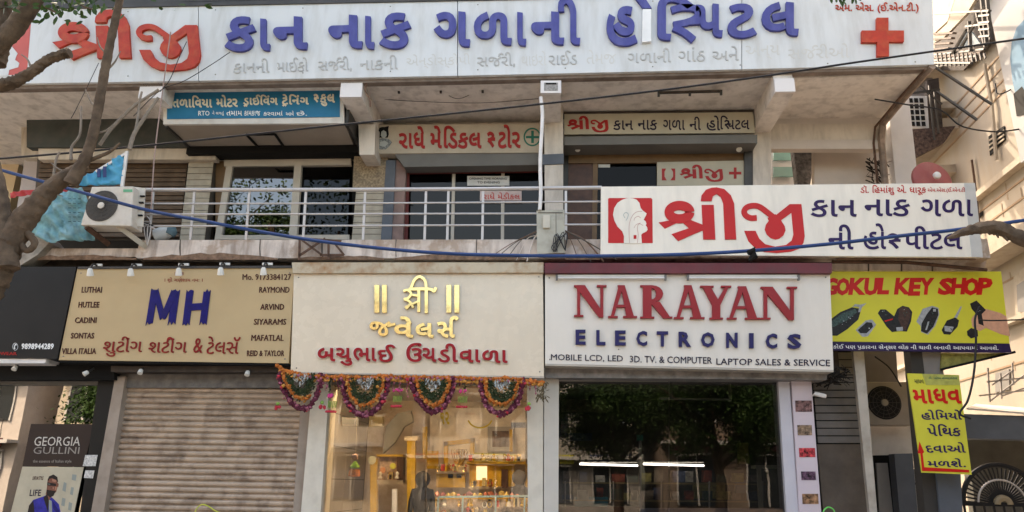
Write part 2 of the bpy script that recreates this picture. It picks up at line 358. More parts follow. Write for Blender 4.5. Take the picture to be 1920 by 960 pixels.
# brown slatted shutter on the left
for i in range(17):
    y = 299+i*8.6; x0 = 76 - i*1.2
    mb = MB(); a, b, c, d = P(x0,y,WY), P(352-i*.9,y-.2,WY), P(352-i*.9,y+7.6,WY), P(x0,y+7.6,WY)
    mb.prism([a, b, c, d], (0, .03, 0)); mb.v = [v+Vector((0, -.02, 0)) if k in (2, 3) else v for k, v in enumerate(mb.v)]
    mb.build('slat', brown_sh, bld)
MB().poly([(70,298),(355,297),(345,450),(60,450)], WY+.06, .05).build('shutter_backing', joint, bld)
def tiled(x0, y0, x1, y1, lean, rows, Y, m=beige_tile, cols=1):
    MB().poly([(x0,y0),(x1,y0),(x1+lean,y1),(x0+lean,y1)], Y+.012, .2).build('pillar', joint, bld)
    h = (y1-y0)/rows
    for r in range(rows):
        for cc in range(cols):
            a0, a1 = lean*r/rows, lean*(r+1)/rows; ww = (x1-x0)/cols; X = x0+ww*cc
            MB().poly([(X+a0+.5,y0+h*r+.5),(X+ww+a0-.5,y0+h*r+.5),(X+ww+a1-.5,y0+h*(r+1)-.5),(X+a1+.5,y0+h*(r+1)-.5)], Y+random.uniform(-.002,.002), .02).build('wall_tile', m, bld)
tiled(355,291,402,452,-19,14,WY-.1)
tiled(668,352,724,450,-9,9,WY-.12)
MB().poly([(664,288),(728,288),(724,352),(661,352)], WY-.14, .2).build('stone_pillar', stone_sp, bld)
MB().poly([(724,300),(742,300),(734,450),(714,450)], WY-.16, .2).build('blue_pillar_band', bluegrey, bld)
MB().poly([(742,300),(762,300),(755,450),(734,450)], WY-.13, .2).build('pink_pillar_band', pinkish, bld)
# beams running from front to back under the soffit, with white painted ends
def beam(cx0, cx1, cy0, cy1, drop, cap=white_cap, yfront=-.06, m=soffit_m):
    a, b = P(cx0, cy0, yfront), P(cx1, cy1, yfront)
    MB().box(a.x, b.x, yfront+.05, WY, b.z+.001, ZS+.01).build('beam', m, bld)
    MB().box(a.x-.004, b.x+.004, yfront, yfront+.05, b.z-.004, a.z).build('beam_end', cap, bld)
beam(264,302,157,183,0); beam(640,677,155,181,0); beam(1452,1491,147,171,0)
beam(1014,1052,152,174,0)
MB().box(P(264,160,-.05).x, P(302,160,-.05).x, .0, .05, ZS-.22, ZS-.2).build('shelf', rust, bld)
MB().poly([(672,233),(704,233),(702,290),(674,290)], WY-.6, .6).build('beam_end', plaster_lt, bld)
# front pillar with meter cabinet
xa, xb = P(1016,200,.9).x, P(1056,200,.9).x
MB().poly([(1020,174),(1056,174),(1056,450),(1022,450)], .9, .6).build('pillar', plaster_lt, bld)
MB().poly([(1008,290),(1057,288),(1057,307),(1010,309)], .88, .3).build('pillar_band', bluegrey, bld)
# right-hand soffit rim and corner column
e = [(1748,124,-.1),(1700,178,.55),(1655,232,1.3),(1652,262,1.35),(1660,345,1.35)]
MB().tube([P(*q[:2], q[2]) for q in e], .055, 6).build('soffit_rim', mat('stained_rim', (.25,.19,.15), .8, var=.4, scale=8), bld)
MB().tube([P(q[0]-14, q[1]+6, q[2]) for q in e], .02, 5).build('drain_pipe', rust, bld)
MB().poly([(1664,180),(1704,180),(1722,345),(1680,345)], WY+.3, .4).build('corner_column', mat('pale_column', (.55,.53,.52), .8, var=.08), bld)
# window beyond the corridor
MB().poly([(1446,279),(1492,279),(1494,350),(1448,350)], WY+1.9, .1).build('far_wall', mat('far_white', (.62,.63,.64), .7), bld)
for y in (282, 313):
    MB().rect(1450, y, 1488, y+18, WY+1.8, .03).build('green_pane', mat('green_glass', (.18,.33,.29), .15), bld)
MB().poly([(1488,276),(1528,276),(1520,345),(1496,345)], WY+1.0, .2).build('curtain', mat('grey_curtain', (.17,.17,.18), .9, var=.7, scale=14), bld)

# ---- first-floor aluminium window
win = thing('aluminium_window', 'wide aluminium window behind the balcony rail under the blue sign', 'window', P(530,450,WY))
def frame(pts, parent, m=alu, Y=WY-.05, th=.08, name='frame_member'): MB().poly(pts, Y, th).build(name, m, parent)
frame([(420,300),(658,297),(658,309),(420,312)], win); frame([(424,312),(436,312),(414,450),(402,450)], win)
frame([(552,309),(565,309),(556,450),(541,450)], win, Y=WY-.07); frame([(405,441),(655,440),(655,449),(404,449)], win, Y=WY-.06)
gd = glass('dark_window_glass', (.10,.11,.11), .9, .13, .95)
MB().poly([(434,311),(553,309),(543,442),(414,442)], WY+.0, .012).build('glass_pane', gd, win)
MB().poly([(565,309),(656,309),(652,441),(556,441)], WY+.03, .012).build('glass_pane', glass('dark_window_glass_open', (.06,.06,.06), .5, .0), win)
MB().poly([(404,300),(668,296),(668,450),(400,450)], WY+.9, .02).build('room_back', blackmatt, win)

# ---- medical shop front on the first floor
med = thing('medical_shop_front', 'dark glazed medical shop front with notices behind the balcony rail', 'shop front', P(885,450,WY))
MB().poly([(740,289),(1012,286),(1012,309),(758,313)], WY-.28, .3).build('shutter_box', slate, med)
MB().poly([(762,313),(1010,310),(1010,322),(764,325)], WY-.02, .05).build('head_frame', mat('dark_red_paint', (.13,.025,.02), .5), med)
MB().poly([(755,313),(768,313),(764,450),(750,450)], WY-.03, .05).build('side_frame', mat('dark_red_paint', (.13,.025,.02), .5), med)
MB().poly([(764,323),(1010,320),(1008,450),(757,450)], WY+.06, .012).build('glass_pane', glass('medical_glass', (.16,.16,.155), .38, .03, .8), med)
for x, dx in ((848,-3),(940,-1)):
    MB().poly([(x,320),(x+6,320),(x+6+dx,450),(x+dx,450)], WY+.02, .03).build('mullion', alu, med)
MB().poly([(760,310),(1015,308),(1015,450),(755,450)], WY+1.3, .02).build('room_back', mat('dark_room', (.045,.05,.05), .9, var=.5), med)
MB().poly([(880,392),(985,390),(985,425),(878,427)], WY+.9, .1).build('pale_counter', mat('pale_counter', (.42,.47,.46), .6), med)
n1 = MB().rect(876,330,955,348, WY-.0, .01).build('notice_board', mat('notice_white', (.55,.53,.49), .6), label='white notice with two lines of lettering in the medical shop window', cat='notice')
word('OPENING TIME MORNING', 880,333,950,337, WY-.001, blackmatt, n1, bold=0); word('TO EVENING', 895,340,937,344, WY-.001, blackmatt, n1, bold=0)
n2 = MB().rect(900,358,978,376, WY-.02, .01).build('paper_notice', mat('notice_pink', (.55,.43,.40), .6), label='pale notice with red lettering in the medical shop window', cat='notice')
word('રાધે મેડીકલ', 906,361,975,374, WY-.021, mat('notice_red', (.5,.06,.05), .6), n2, bold=.01)

# ---- hospital entrance
hos = thing('hospital_entrance', 'brown framed hospital entrance under a rolling shutter box', 'shop front', P(1230,450,WY))
MB().poly([(1058,256),(1420,252),(1420,268),(1058,272)], WY-.42, .4).build('shutter_box', slate, hos)
MB().poly([(1060,272),(1412,268),(1412,282),(1060,284)], WY-.1, .1).build('shutter_roll', dark_soffit, hos)
MB().poly([(1066,282),(1398,280),(1398,304),(1066,306)], WY-.03, .05).build('header_panel', brown_wood, hos)
MB().poly([(1066,306),(1112,306),(1110,450),(1063,450)], WY+.0, .05).build('door', mat('dark_brown_door', (.10,.045,.025), .35, var=.4, scale=6), hos)
MB().poly([(1112,305),(1121,305),(1119,450),(1110,450)], WY-.02, .05).build('door_frame', brown_wood, hos)
MB().poly([(1121,304),(1232,303),(1232,450),(1119,450)], WY+.02, .012).build('glass_pane', glass('hospital_glass', (.12,.12,.115), .25, .01, .8), hos)
MB().poly([(1232,345),(1396,345),(1396,450),(1232,450)], WY+.02, .03).build('lower_panel', brown_wood, hos)
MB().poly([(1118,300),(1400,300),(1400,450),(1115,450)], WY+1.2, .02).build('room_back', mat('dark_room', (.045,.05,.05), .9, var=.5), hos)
MB().rect(1122,308,1144,314, WY+.01, .005).build('sticker', mat('notice_white', (.55,.53,.49), .6), hos)
for x in (1083, 1385):
    MB().lathe(P(x,277,WY-.2), (0,-.6,-1), [(0,.035),(.05,.05),(.07,.04)], 10).build('spotlight', mat('lamp_white', (.7,.68,.62), .4), hos)
small = thing('window_sign', 'small cream window sign with red brackets letters and plus', 'sign', P(1312,345,WY-.06))
MB().poly([(1232,304),(1396,301),(1396,348),(1232,348)], WY-.06, .03).build('board', mat('sign_dull_cream', (.46,.41,.31), .5), small)
red = mat('sign_red', (.38,.02,.018), .45, var=.12)
shriji(1274,309,1356,341, WY-.06, .004, red, small)
MB().poly([(1367,322),(1376,322),(1376,314),(1381,314),(1381,322),(1390,322),(1390,327),(1381,327),(1381,335),(1376,335),(1376,327),(1367,327)], WY-.064, .006).build('plus_mark', red, small)
for pts in ([(1241,316),(1249,316),(1246,322),(1246,331),(1250,338),(1241,338)], [(1258,316),(1266,316),(1266,338),(1257,338),(1262,331),(1262,322)]):
    MB().poly(pts, WY-.064, .006).build('bracket_mark', red, small)

# ------------------------------------------------------------------ ground floor shell
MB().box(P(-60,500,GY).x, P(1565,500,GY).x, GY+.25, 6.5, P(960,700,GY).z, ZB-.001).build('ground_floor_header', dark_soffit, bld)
MB().box(P(-60,500,GY).x, P(1565,500,GY).x, GY+4.2, 6.5, .12, P(960,700,GY).z-.001).build('rear_wall', concrete, bld)
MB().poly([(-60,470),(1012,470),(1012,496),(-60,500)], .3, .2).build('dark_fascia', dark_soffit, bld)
MB().poly([(1012,484),(1560,484),(1560,492),(1012,492)], .3, .2).build('dark_fascia', rust, bld)

# ------------------------------------------------------------------ BIG SIGNBOARD along the top
TY = -.12
sign_w = mat('signboard_white', (.62,.635,.635), .6, spec=.25, var=.05, scale=.8, dirt=(.44,.43,.40), dirt_amt=.55, streak=1)
big = thing('hospital_signboard', 'huge white hospital signboard with blue and red raised letters across the top', 'signboard', P(900,150,TY))
def tb(x): return 156.5-((x-50)/1700)*26-(((x-50)/1700)**2)*10     # bottom edge
def tt(x): return 14-(x-230)*.02
seams = [-70, 372, 858, 1391, 1749]
for a, b in zip(seams[:-1], seams[1:]):
    MB().poly([(a+.7,tt(a)),(b-.7,tt(b)),(b-.7+(3 if b == 1749 else 0),tb(b)),(a+.7,tb(a))], TY, .1).build('panel', sign_w, big)
MB().poly([(-70,tb(-70)+.5),(1754,tb(1750)+.5),(1754,tb(1750)+9),(850,tb(850)+10),(-70,tb(-70)+10)], TY+.06, .12).build('bottom_frame', mat('brown_frame', (.23,.18,.15), .7, var=.3, dirt=(.10,.07,.05), dirt_amt=.6), big)
MB().poly([(-70,tt(-70)-9),(1749,tt(1749)-9),(1749,tt(1749)-.5),(-70,tt(-70)-.5)], TY-.02, .14).build('top_frame', darkmetal, big)
blue = mat('letter_blue', (.055,.06,.25), .55, var=.22, scale=6, dirt=(.13,.14,.34), dirt_amt=.5, streak=1, spec=.35); redt = mat('letter_red', (.46,.035,.015), .55, var=.25, scale=7, dirt=(.50,.13,.04), dirt_amt=.5, spec=.35)
LT = .05
G = [('ક',423,35,482,100),('ા',490,38,508,98),('ન',514,35,578,97),
     ('ન',617,32,681,95),('ા',686,33,703,95),('ક',712,28,772,95),
     ('ગ',814,26,882,92),('ળ',889,26,960,89),('ા',970,26,987,89),('ન',996,26,1058,88),('ી',1046,-2,1088,88),
     ('હ',1137,16,1195,90),('િ',1232,-4,1300,79),('પ',1303,11,1354,74),('ટ',1363,11,1418,75),('લ',1427,8,1496,72)]
for g in G: word(*g, TY, blue, big, 'letter', th=LT, bold=.03, slope=-.03)
word('\ue001.', 1256,14,1309,77, TY, blue, big, 'letter', th=LT, bold=.02) if False else None
mb = MB()
for k, (st, wd) in enumerate([([(1258,22),(1280,17),(1304,20),(1306,34),(1290,44),(1262,50)],12), ([(1288,44),(1312,42)],12), ([(1262,54),(1282,64),(1300,78)],13)]):
    ribbon_px([(a,b,0) for a,b in st], wd, lambda x,y:(x,y), TY, LT, mb, .0015*(k+1))
mb.build('letter', blue, big)
MB().poly([(1188,-8),(1207,-8),(1222,15),(1206,15)], TY-LT, LT).build('letter', blue, big)
MB().poly([(1205,17),(1221,17),(1221,77),(1204,79)], TY-LT, LT).build('letter', mat('letter_unpainted_white', (.78,.78,.77), .4), big, label='white unpainted stem of one blue letter')
shriji(101,21,378,135, TY, .045, redt, big, slope=-.0)
MB().poly([(1616,57),(1644,57),(1644,33),(1666,33),(1666,57),(1695,57),(1695,78),(1667,78),(1667,105),(1645,105),(1645,79),(1616,79)], TY-.05, .05).build('red_cross', redt, big)
# emblem on the far left of the board
fade = mat('faded_red_print', (.55,.11,.09), .4, var=.1)
MB().poly([(-40,40),(58,40),(50,139),(-40,143)], TY-.004, .004).build('emblem_plate', fade, big)
MB().poly([(-40,60),(-8,56),(12,66),(18,82),(33,100),(30,106),(28,112),(36,118),(34,126),(17,131),(15,142),(-40,144)], TY-.009, .004).build('emblem_head', sign_w, big)
grey_l = mat('faded_grey_letter', (.44,.435,.42), .5); gh = mat('ghost_letter', (.58,.57,.535), .5)
for s, x0, x1, m in [('કાનની',438,505,grey_l),('માઈકો',520,578,grey_l),('સર્જરી,',597,660,grey_l),('નાકની',675,746,grey_l),('એન્ડોસ્કોપી',762,882,gh),('સર્જરી,',895,966,grey_l),('થાઇરો',978,1024,gh),
                     ('રાઈડ',1029,1082,grey_l),('તેમજ',1100,1155,gh),('ગળાની',1177,1258,grey_l),('ગાંઠ',1272,1322,grey_l),('અને',1336,1385,grey_l),('અન્ય',1398,1462,gh),('સર્જરીઓ',1478,1592,gh)]:
    s = s.replace('સર્જરી', 'સજ\ue002રી'); y = 138-(x0-438)*.026
    word(s, x0, y-27, x1, y+ (2 if ',' in s else 0), TY, m, big, 'lettering', th=.001 if m is gh else .008, bold=.0, slope=-.026)
word('એમ. એસ. (ઈ.એન.ટી.)', 1566,5,1722,25, TY, redt, big, 'lettering', th=.012, bold=.01)

# ------------------------------------------------------------------ BLUE driving school sign box
dr = thing('driving_school_sign', 'blue box sign of the driving school hanging under the big board', 'signboard', P(475,235,.25))
DY = .3
MB().poly([(306,160),(644,157),(645,231),(306,233)], DY, .05).build('frame', mat('sign_frame_white', (.60,.57,.52), .5, dirt=(.3,.25,.2), dirt_amt=.3), dr)
MB().poly([(313,166),(637,163),(637,219),(313,223)], DY-.012, .012).build('face', mat('sign_cyan', (.012,.16,.29), .35, var=.12, scale=3), dr)
a, b = P(306,233,DY), P(645,231,DY); zb = a.z; c1, c2 = P(400,290,WY), P(668,285,WY)
MB().add([(a.x+.05,DY+.05,zb),(b.x,DY+.05,zb),(c2.x,WY-.0,zb),(a.x+.05,WY-.0,zb),(a.x+.05,DY+.05,zb+.04),(b.x,DY+.05,zb+.04),(c2.x,WY,zb+.04),(a.x+.05,WY,zb+.04)],[(0,1,2,3),(7,6,5,4),(0,4,5,1),(1,5,6,2),(2,6,7,3),(3,7,4,0)]).build('underside', mat('sign_underside', (.33,.28,.23), .7, var=.12), dr)
MB().box(b.x, b.x+.05, DY+.05, WY-.01, zb-.03, P(640,158,DY).z).build('side_panel', darkmetal, dr)
MB().box(a.x, a.x+.045, DY+.05, WY-.01, zb-.03, P(306,160,DY).z).build('side_panel', darkmetal, dr)
MB().box(a.x, b.x+.05, WY-.3, WY-.02, zb-.14, zb-.005).build('rear_rail', blackmatt, dr)
mb = MB(); fz = zb-.02
q = [Vector((P(462,250,DY+.35).x, DY+.35, fz)), Vector((P(516,248,DY+.35).x, DY+.35, fz)), Vector((P(533,278,DY+.85).x, DY+.8, fz)), Vector((P(485,278,DY+.85).x, DY+.8, fz))]
for i in range(4): mb.bar(q[i], q[(i+1) % 4], .03, .03)
mb.build('hatch_frame', blackmatt, dr)
cr = mat('letter_cream', (.72,.66,.52), .5); wh = mat('letter_white', (.78,.78,.76), .5)
for s, x0, x1 in [('તળાિવયા',324,398),('મોટર',406,446),('ડ\ue004ાઈિવંગ',456,521),('ટ\ue004ેિનંગ',529,579),('સ્કુલ'.replace('સ્','\ue001'),588,628)]:
    word(s, x0, 179-(x0-324)*.01, x1, 202-(x0-324)*.01, DY-.012, cr, dr, 'lettering', th=.006, bold=.03)
for s, x0, x1 in [('RTO',372,393),('ને લગતું',398,420),('તમામ',425,454),('કામકાજ',458,488),('કરવામાં',494,530),('આવે',536,551),('છે.',556,576)]:
    word(s, x0, 208, x1, 217, DY-.012, wh, dr, 'lettering', th=.003, bold=.01)
for s, x0, y0, x1 in [('PROPRIETOR NAME',315,168,360),('MOBILE NUMBER',315,176,352),('OFFICE NUMBER',586,163,634),('TIMINGS DAILY',592,171,634)]:
    pass
word('॥ શ\ue004ી ॥', 462, 163.5, 486, 168, DY-.012, wh, dr, 'lettering', th=.003, bold=0)

# ------------------------------------------------------------------ medical store sign
ms = thing('medical_store_sign', 'cream medical store sign with red letters and a green cross', 'signboard', P(860,288,WY-.25))
MY = WY-.3
MB().poly([(704,234),(1016,231),(1016,286),(704,288)], MY, .28).build('board', mat('sign_old_cream', (.45,.385,.30), .6, var=.1, dirt=(.3,.24,.18), dirt_amt=.4), ms)
redm = mat('medical_red', (.36,.022,.02), .5, var=.25, scale=10)
for s, x0, x1, yy in [('રાધે',748,797,237),('મેિડકલ',807,903,236)]: word(s, x0, yy, x1, 279, MY, redm, ms, 'lettering', th=.012, bold=.025)
word('\ue001ટોર', 913, 234, 976, 278.5, MY, redm, ms, 'lettering', th=.012, bold=.025)
gm = mat('medical_green', (.01,.14,.10), .5)
mb = MB(); ribbon_px([(998+15*math.cos(t), 257+16*math.sin(t), 0) for t in [i*math.pi/6 for i in range(13)]], 2.6, lambda x,y:(x,y), MY, .006, mb, 0); mb.build('green_ring', gm, ms)
MB().poly([(986,255),(996,255),(996,245),(1001,245),(1001,255),(1011,255),(1011,259),(1001,259),(1001,268),(996,268),(996,259),(986,259)], MY-.006, .006).build('green_cross', gm, ms)
# small generic child figure printed at the left end
MB().poly([(711,240),(716,238),(722,238),(729,236),(728,243),(729,252),(727,258),(710,258),(708,250)], MY-.003, .003).build('figure_hair', blackmatt, ms)
MB().poly([(715,247),(719,244),(724,247),(725,254),(722,258),(717,258),(714,254)], MY-.006, .003).build('figure_face', mat('print_skin', (.40,.42,.40), .6), ms)
MB().poly([(709,262),(716,259),(723,259),(731,262),(735,267),(730,274),(723,280),(713,280),(706,275),(706,268)], MY-.003, .003).build('figure_body', mat('print_cloth', (.25,.27,.27), .6, var=.8, scale=40), ms)
MB().poly([(712,266),(722,264),(728,268),(722,275),(712,273)], MY-.006, .003).build('figure_arms', mat('print_skin', (.40,.42,.40), .6), ms)

# ------------------------------------------------------------------ hospital name board over the entrance
hb = thing('hospital_name_board', 'narrow cream hospital name board above the rolling shutter box', 'signboard', P(1235,255,WY-.3))
HY = WY-.34
MB().poly([(1058,213),(1412,209),(1416,249),(1058,252)], HY, .2).build('board', mat('sign_dull_cream', (.46,.41,.31), .5), hb)
MB().poly([(1056,210),(1412,206),(1412,209.5),(1056,213.5)], HY-.01, .2).build('top_trim', dark_soffit, hb)
shriji(1063,218,1141,249, HY, .006, red, hb, slope=-.01)
navy = mat('letter_navy', (.015,.008,.03), .5, var=.3)
for s, x0, x1, y0 in [('કાન',1150,1187,226),('નાક',1196,1232,225),('ગળા',1243,1284,225),('ની',1293,1314,219),]: word(s, x0, y0, x1, 244, HY, navy, hb, 'lettering', th=.006, bold=.008)
word('હો', 1325,217,1350,245, HY, navy, hb, 'lettering', th=.006, bold=.008); word('િ\ue006પટલ', 1351,217,1405,243, HY, navy, hb, 'lettering', th=.006, bold=.008)

# ------------------------------------------------------------------ big balcony sign on the right
BY = -.12
bs = thing('balcony_signboard', 'long cream signboard with red head emblem fixed to the right balcony rail', 'signboard', P(1480,480,BY))
bw = mat('signboard_cream_white', (.77,.71,.61), .6, spec=.25, var=.05, scale=1, dirt=(.55,.51,.44), dirt_amt=.45, streak=1)
MB().poly([(1127,350),(1826,343),(1840,482),(1126,477)], BY, .06).build('board', bw, bs)
MB().poly([(1808,343.3),(1828,343),(1843,482),(1822,481.5)], BY-.006, .006).build('edge_strip', mat('sign_grey_white', (.5,.49,.46), .5), bs)
redb = mat('balcony_red', (.50,.02,.02), .45, var=.06)
for p_ in [_A([(130,208),(145,200),(645,200),(660,215),(665,740),(130,740)])]: MB().poly(p_, BY-.004, .004).build('emblem_plate', redb, bs)
MB().poly(_A([(290,225),(340,206),(380,200),(430,205),(470,220),(505,258),(520,320),(545,350),(592,385),(585,408),(572,430),(556,462),(580,480),(590,510),(580,525),(598,552),(603,580),(590,600),(540,625),(527,640),(535,745),(318,745),(320,660),(300,600),(240,540),(205,470),(188,400),(203,320),(240,260)]), BY-.008, .004).build('emblem_head', bw, bs)
pale = mat('emblem_line', (.50,.28,.24), .5); mb = MB()
for st, wd in [([(385,740),(380,560),(395,470),(430,400),(480,365),(540,360)],.9), ([(480,740),(490,640),(480,560),(500,510),(550,530)],.9), ([(440,470),(450,440),(490,420),(520,440)],.9), ([(440,560),(465,520),(520,500)],.8)]:
    ribbon_px([(*q,0) for q in _A(st)], wd, lambda x,y:(x,y), BY-.008, .002, mb, 0)
mb.build('emblem_throat_lines', pale, bs)
mb = MB(); ribbon_px([(*q,0) for q in _A([(330,440),(315,400),(340,375),(370,390),(365,430),(345,470)])], 1.2, lambda x,y:(x,y), BY-.008, .002, mb, 0); mb.build('emblem_ear', mat('emblem_grey', (.36,.40,.37), .5), bs)
MB().poly(_A([(435,645),(470,645),(470,690),(435,690)]), BY-.011, .003).build('emblem_spot', redb, bs)
shriji(*BX, BY, .006, redb, bs)
vio = mat('letter_violet', (.026,.012,.075), .5, var=.15)
for s, x0, y0, x1, y1 in [('કાન',1520,375,1606,407),('નાક',1621,374,1706,406),('ગળા',1726,374,1824,406),('ની',1553,421,1600,468),('હો',1619,419,1661,468),('\ue001પીટલ',1664,424,1804,468)]:
    word(s, x0, y0, x1, y1, BY, vio, bs, 'lettering', th=.006, bold=.012)
word('ડૉ. િહમાંશુ એ. ધારૂક', 1613,347,1736,366, BY, redb, bs, 'lettering', th=.004, bold=.008); word('એમ.એસ.(ઈ.એન.ટી.)', 1739,351,1814,362, BY, redb, bs, 'lettering', th=.004, bold=0)

# ------------------------------------------------------------------ MH tailors board
TYL = 0.0
mh = thing('tailor_signboard', 'tan tailor shop signboard with dark blue initials and red lettering', 'signboard', P(330,680,TYL))
tan = mat('signboard_tan', (.50,.365,.20), .5, var=.06, scale=2)
MB().poly([(145,504),(552,502),(541,681),(110,675)], TYL, .4).build('board', tan, mh)
MB().poly([(146,500),(554,498),(553,502),(145,504)], TYL-.02, .4).build('top_trim', darkmetal, mh)
MB().poly([(110,675.5),(541,681.5),(541,685),(110,679)], TYL+.01, .4).build('bottom_trim', blackmatt, mh)
db = mat('brush_blue', (.006,.005,.12), .35, var=.3, scale=12)
def slab_letter(polys, parent, m, Y, th=.012):
    mb = MB(); k = 0
    for p_ in polys: k += .0012; mb.prism([P(x, y, Y)-Vector((0, th+k, 0)) for x, y in p_], (0, th+k-.001, 0))
    mb.build('letter', m, parent)
# brush-stroke letters with ragged ends
def brush(x0, y0, x1, y1, wd, seed):
    r = random.Random(seed); n = max(3, int(wd/3)); top = []; bot = []
    for i in range(n+1):
        u = i/n; top.append((x0-wd/2+wd*u, y0+r.uniform(-2.5, 2.5)+((i % 2)*3))); bot.append((x1-wd/2+wd*u, y1+r.uniform(-2.5, 2.5)-((i % 2)*4)))
    return top+bot[::-1]
slab_letter([brush(291,543,280,609,13,1), brush(331,543,322,608,14,2), brush(292,543,306,600,11,3), brush(328,545,306,600,11,4)], mh, db, TYL)
slab_letter([brush(357,543,349,609,13,5), brush(389,545,381,608,13,6), [(355,570),(386,568),(384,581),(353,583)]], mh, db, TYL)
rbrown = mat('sign_dark_red', (.24,.012,.01), .5, var=.2); brn = mat('sign_brown', (.07,.018,.012), .5)
for s, x0, y0, x1, y1 in [('શુટીંગ',194,631,266,667),('શટ\ue002ીંગ',279,632,350,662),('&',363,634,380,662),('ટેલસ\ue005',388,631,452,664)]:
    if s == 'શુટીંગ': y1 = 669
    word(s, x0, y0, x1, y1, TYL, rbrown, mh, 'lettering', th=.012, bold=.002, shear=.12)
for s, x0, x1, y in [('LUTHAI',153,192,538),('HUTLEE',147,187,566),('CADINI',141,182,595),('SONTAS',133,177,624),('VILLA ITALIA',117,180,653)]: word(s, x0, y, x1, y+11, TYL, brn, mh, 'lettering', th=.006, bold=.02, shear=.15)
for s, x0, x1, y in [('RAYMOND',486,543,538),('ARVIND',488,533,570),('SIYARAMS',476,537,598),('MAFATLAL',471,532,628),('REID & TAYLOR',463,533,657)]: word(s, x0, y, x1, y+11, TYL, brn, mh, 'lettering', th=.006, bold=.02, shear=.1)
word('Mo. 9173384127', 455,514,546,525, TYL, brn, mh, 'lettering', th=.006, bold=.01)
word('॥ ૐ ॥', 328,508,344,516, TYL, rbrown, mh, 'lettering', th=.003, bold=0); word('। શ\ue004ી ગણેશાય નમઃ ।', 309,520,380,530, TYL, rbrown, mh, 'lettering', th=.003, bold=0)
# five little spotlights on arms over the board
lampw = mat('lamp_white', (.7,.68,.62), .4)
for i, (x, y, lb) in enumerate([(183,498,'leftmost white spotlight over the tan tailor signboard'),(257,498,'second white spotlight from the left over the tailor signboard'),(345,497,'middle white spotlight above the dark blue letters'),(422,496,'white spotlight above the space right of the blue letters'),(502,496,'rightmost white spotlight over the tan tailor signboard')]):
    if i == 0:
        s0 = thing('sign_spotlight', lb, 'spotlight', P(x, y, TYL), 'spotlights over the tailor signboard')
        o_ = P(x, y, TYL)
        MB().box(o_.x-.075, o_.x+.075, -.02, .0, o_.z-.012, o_.z+.022).build('bracket', lampw, s0)
        MB().tube(spline([o_+Vector((0,-.01,0)), o_+Vector((0,-.10,-.01)), o_+Vector((.01,-.16,-.07)), o_+Vector((.01,-.15,-.12))], 4), .014, 7).build('arm', darkmetal, s0, smooth=True)
        MB().lathe(o_+Vector((.01,-.17,-.09)), (0,.35,-1), [(0,.018),(.02,.035),(.08,.045),(.11,.048),(.115,.03)], 14).build('lamp_head', lampw, s0, smooth=True)
    else:
        c = s0.copy(); COL.objects.link(c); c.location = P(x, y, TYL); c['label'] = lb; c.rotation_euler.z = random.uniform(-.2,.2)
        for ch in list(s0.children):
            d = ch.copy(); COL.objects.link(d); d.parent = c

# ------------------------------------------------------------------ jeweller board
jw = thing('jeweller_signboard', 'cream jeweller signboard with gold letters and a crimson name line', 'signboard', P(785,702,TYL))
cream = mat('signboard_cream', (.69,.59,.45), .25, spec=.4, var=.05, scale=1.2, dirt=(.55,.46,.34), dirt_amt=.22, streak=1)
MB().poly([(551,512),(1018,511),(1020,706),(545,698)], TYL-.02, .42).build('board', cream, jw)
MB().poly([(547,492),(1019,492),(1019,511),(549,512)], TYL-.07, .45).build('top_ledge', mat('rusty_cream', (.50,.42,.30), .6, var=.15, dirt=(.30,.14,.05), dirt_amt=.9), jw)
gold = mat('gold_metal', (.87,.62,.25), .16, metal=1.0, var=.2, scale=20)
JY = TYL-.02
for x in (702, 716, 837, 852): MB().poly([(x,534),(x+9,534),(x+9,586),(x,586)], JY-.035, .033).build('letter', gold, jw)
mb = MB()
for k, (st, wd) in enumerate([([(767,543),(806,543),(814,547),(818,540)],5.5), ([(786,545),(786,586)],5.5), ([(800,545),(800,588)],6), ([(772,540),(778,526),(788,520),(798,528),(800,545)],5),
     ([(757,547),(765,545),(772,552),(766,560),(758,562)],4.5), ([(758,562),(768,566),(776,578)],4.5), ([(786,556),(774,554)],4), ([(786,566),(772,572),(760,578)],4), ([(762,580),(770,572)],5)]):
    ribbon_px([(*q,0) for q in st], wd, lambda x,y:(x,y), JY, .035, mb, .0015*k)
mb.build('letter', gold, jw)
word('જ', 694,603,734,631, JY, gold, jw, 'letter', th=.035, bold=.02); mb = MB(); ribbon_px([(727,612,0),(742,608,0)], 5, lambda x,y:(x,y), JY, .03, mb, .002); mb.build('letter', gold, jw)
word('વે', 740,594,776,634, JY, gold, jw, 'letter', th=.035, bold=.03); word('લ', 780,606,814,634, JY, gold, jw, 'letter', th=.035, bold=.03)
word('સ\ue002', 820,593,861,634, JY, gold, jw, 'letter', th=.035, bold=.03)
crim = mat('crimson_letter', (.32,.008,.014), .35, var=.08)
halo = mat('letter_edge_cream', (.74,.69,.60), .4)
for s, x0, y0, x1, y1 in [('બ',596,652,629,678),('ચુ',630,652,661,686),('ભા',663,652,706,678),('ઈ',709,646,742,679),('ઉં',762,643,791,679),('ચ',792,652,818,679),('ડી',820,644,859,680),('વા',862,655,901,680),('ળા',904,656,952,681)]:
    word(s, x0-1.5, y0-1.2, x1+1.5, y1+1.8, JY, halo, jw, 'letter_backing', th=.02, bold=.045 if s not in ('બ','ભા') else .03); word(s, x0, y0, x1, y1, JY-.022, crim, jw, 'letter', th=.012, bold=.022)

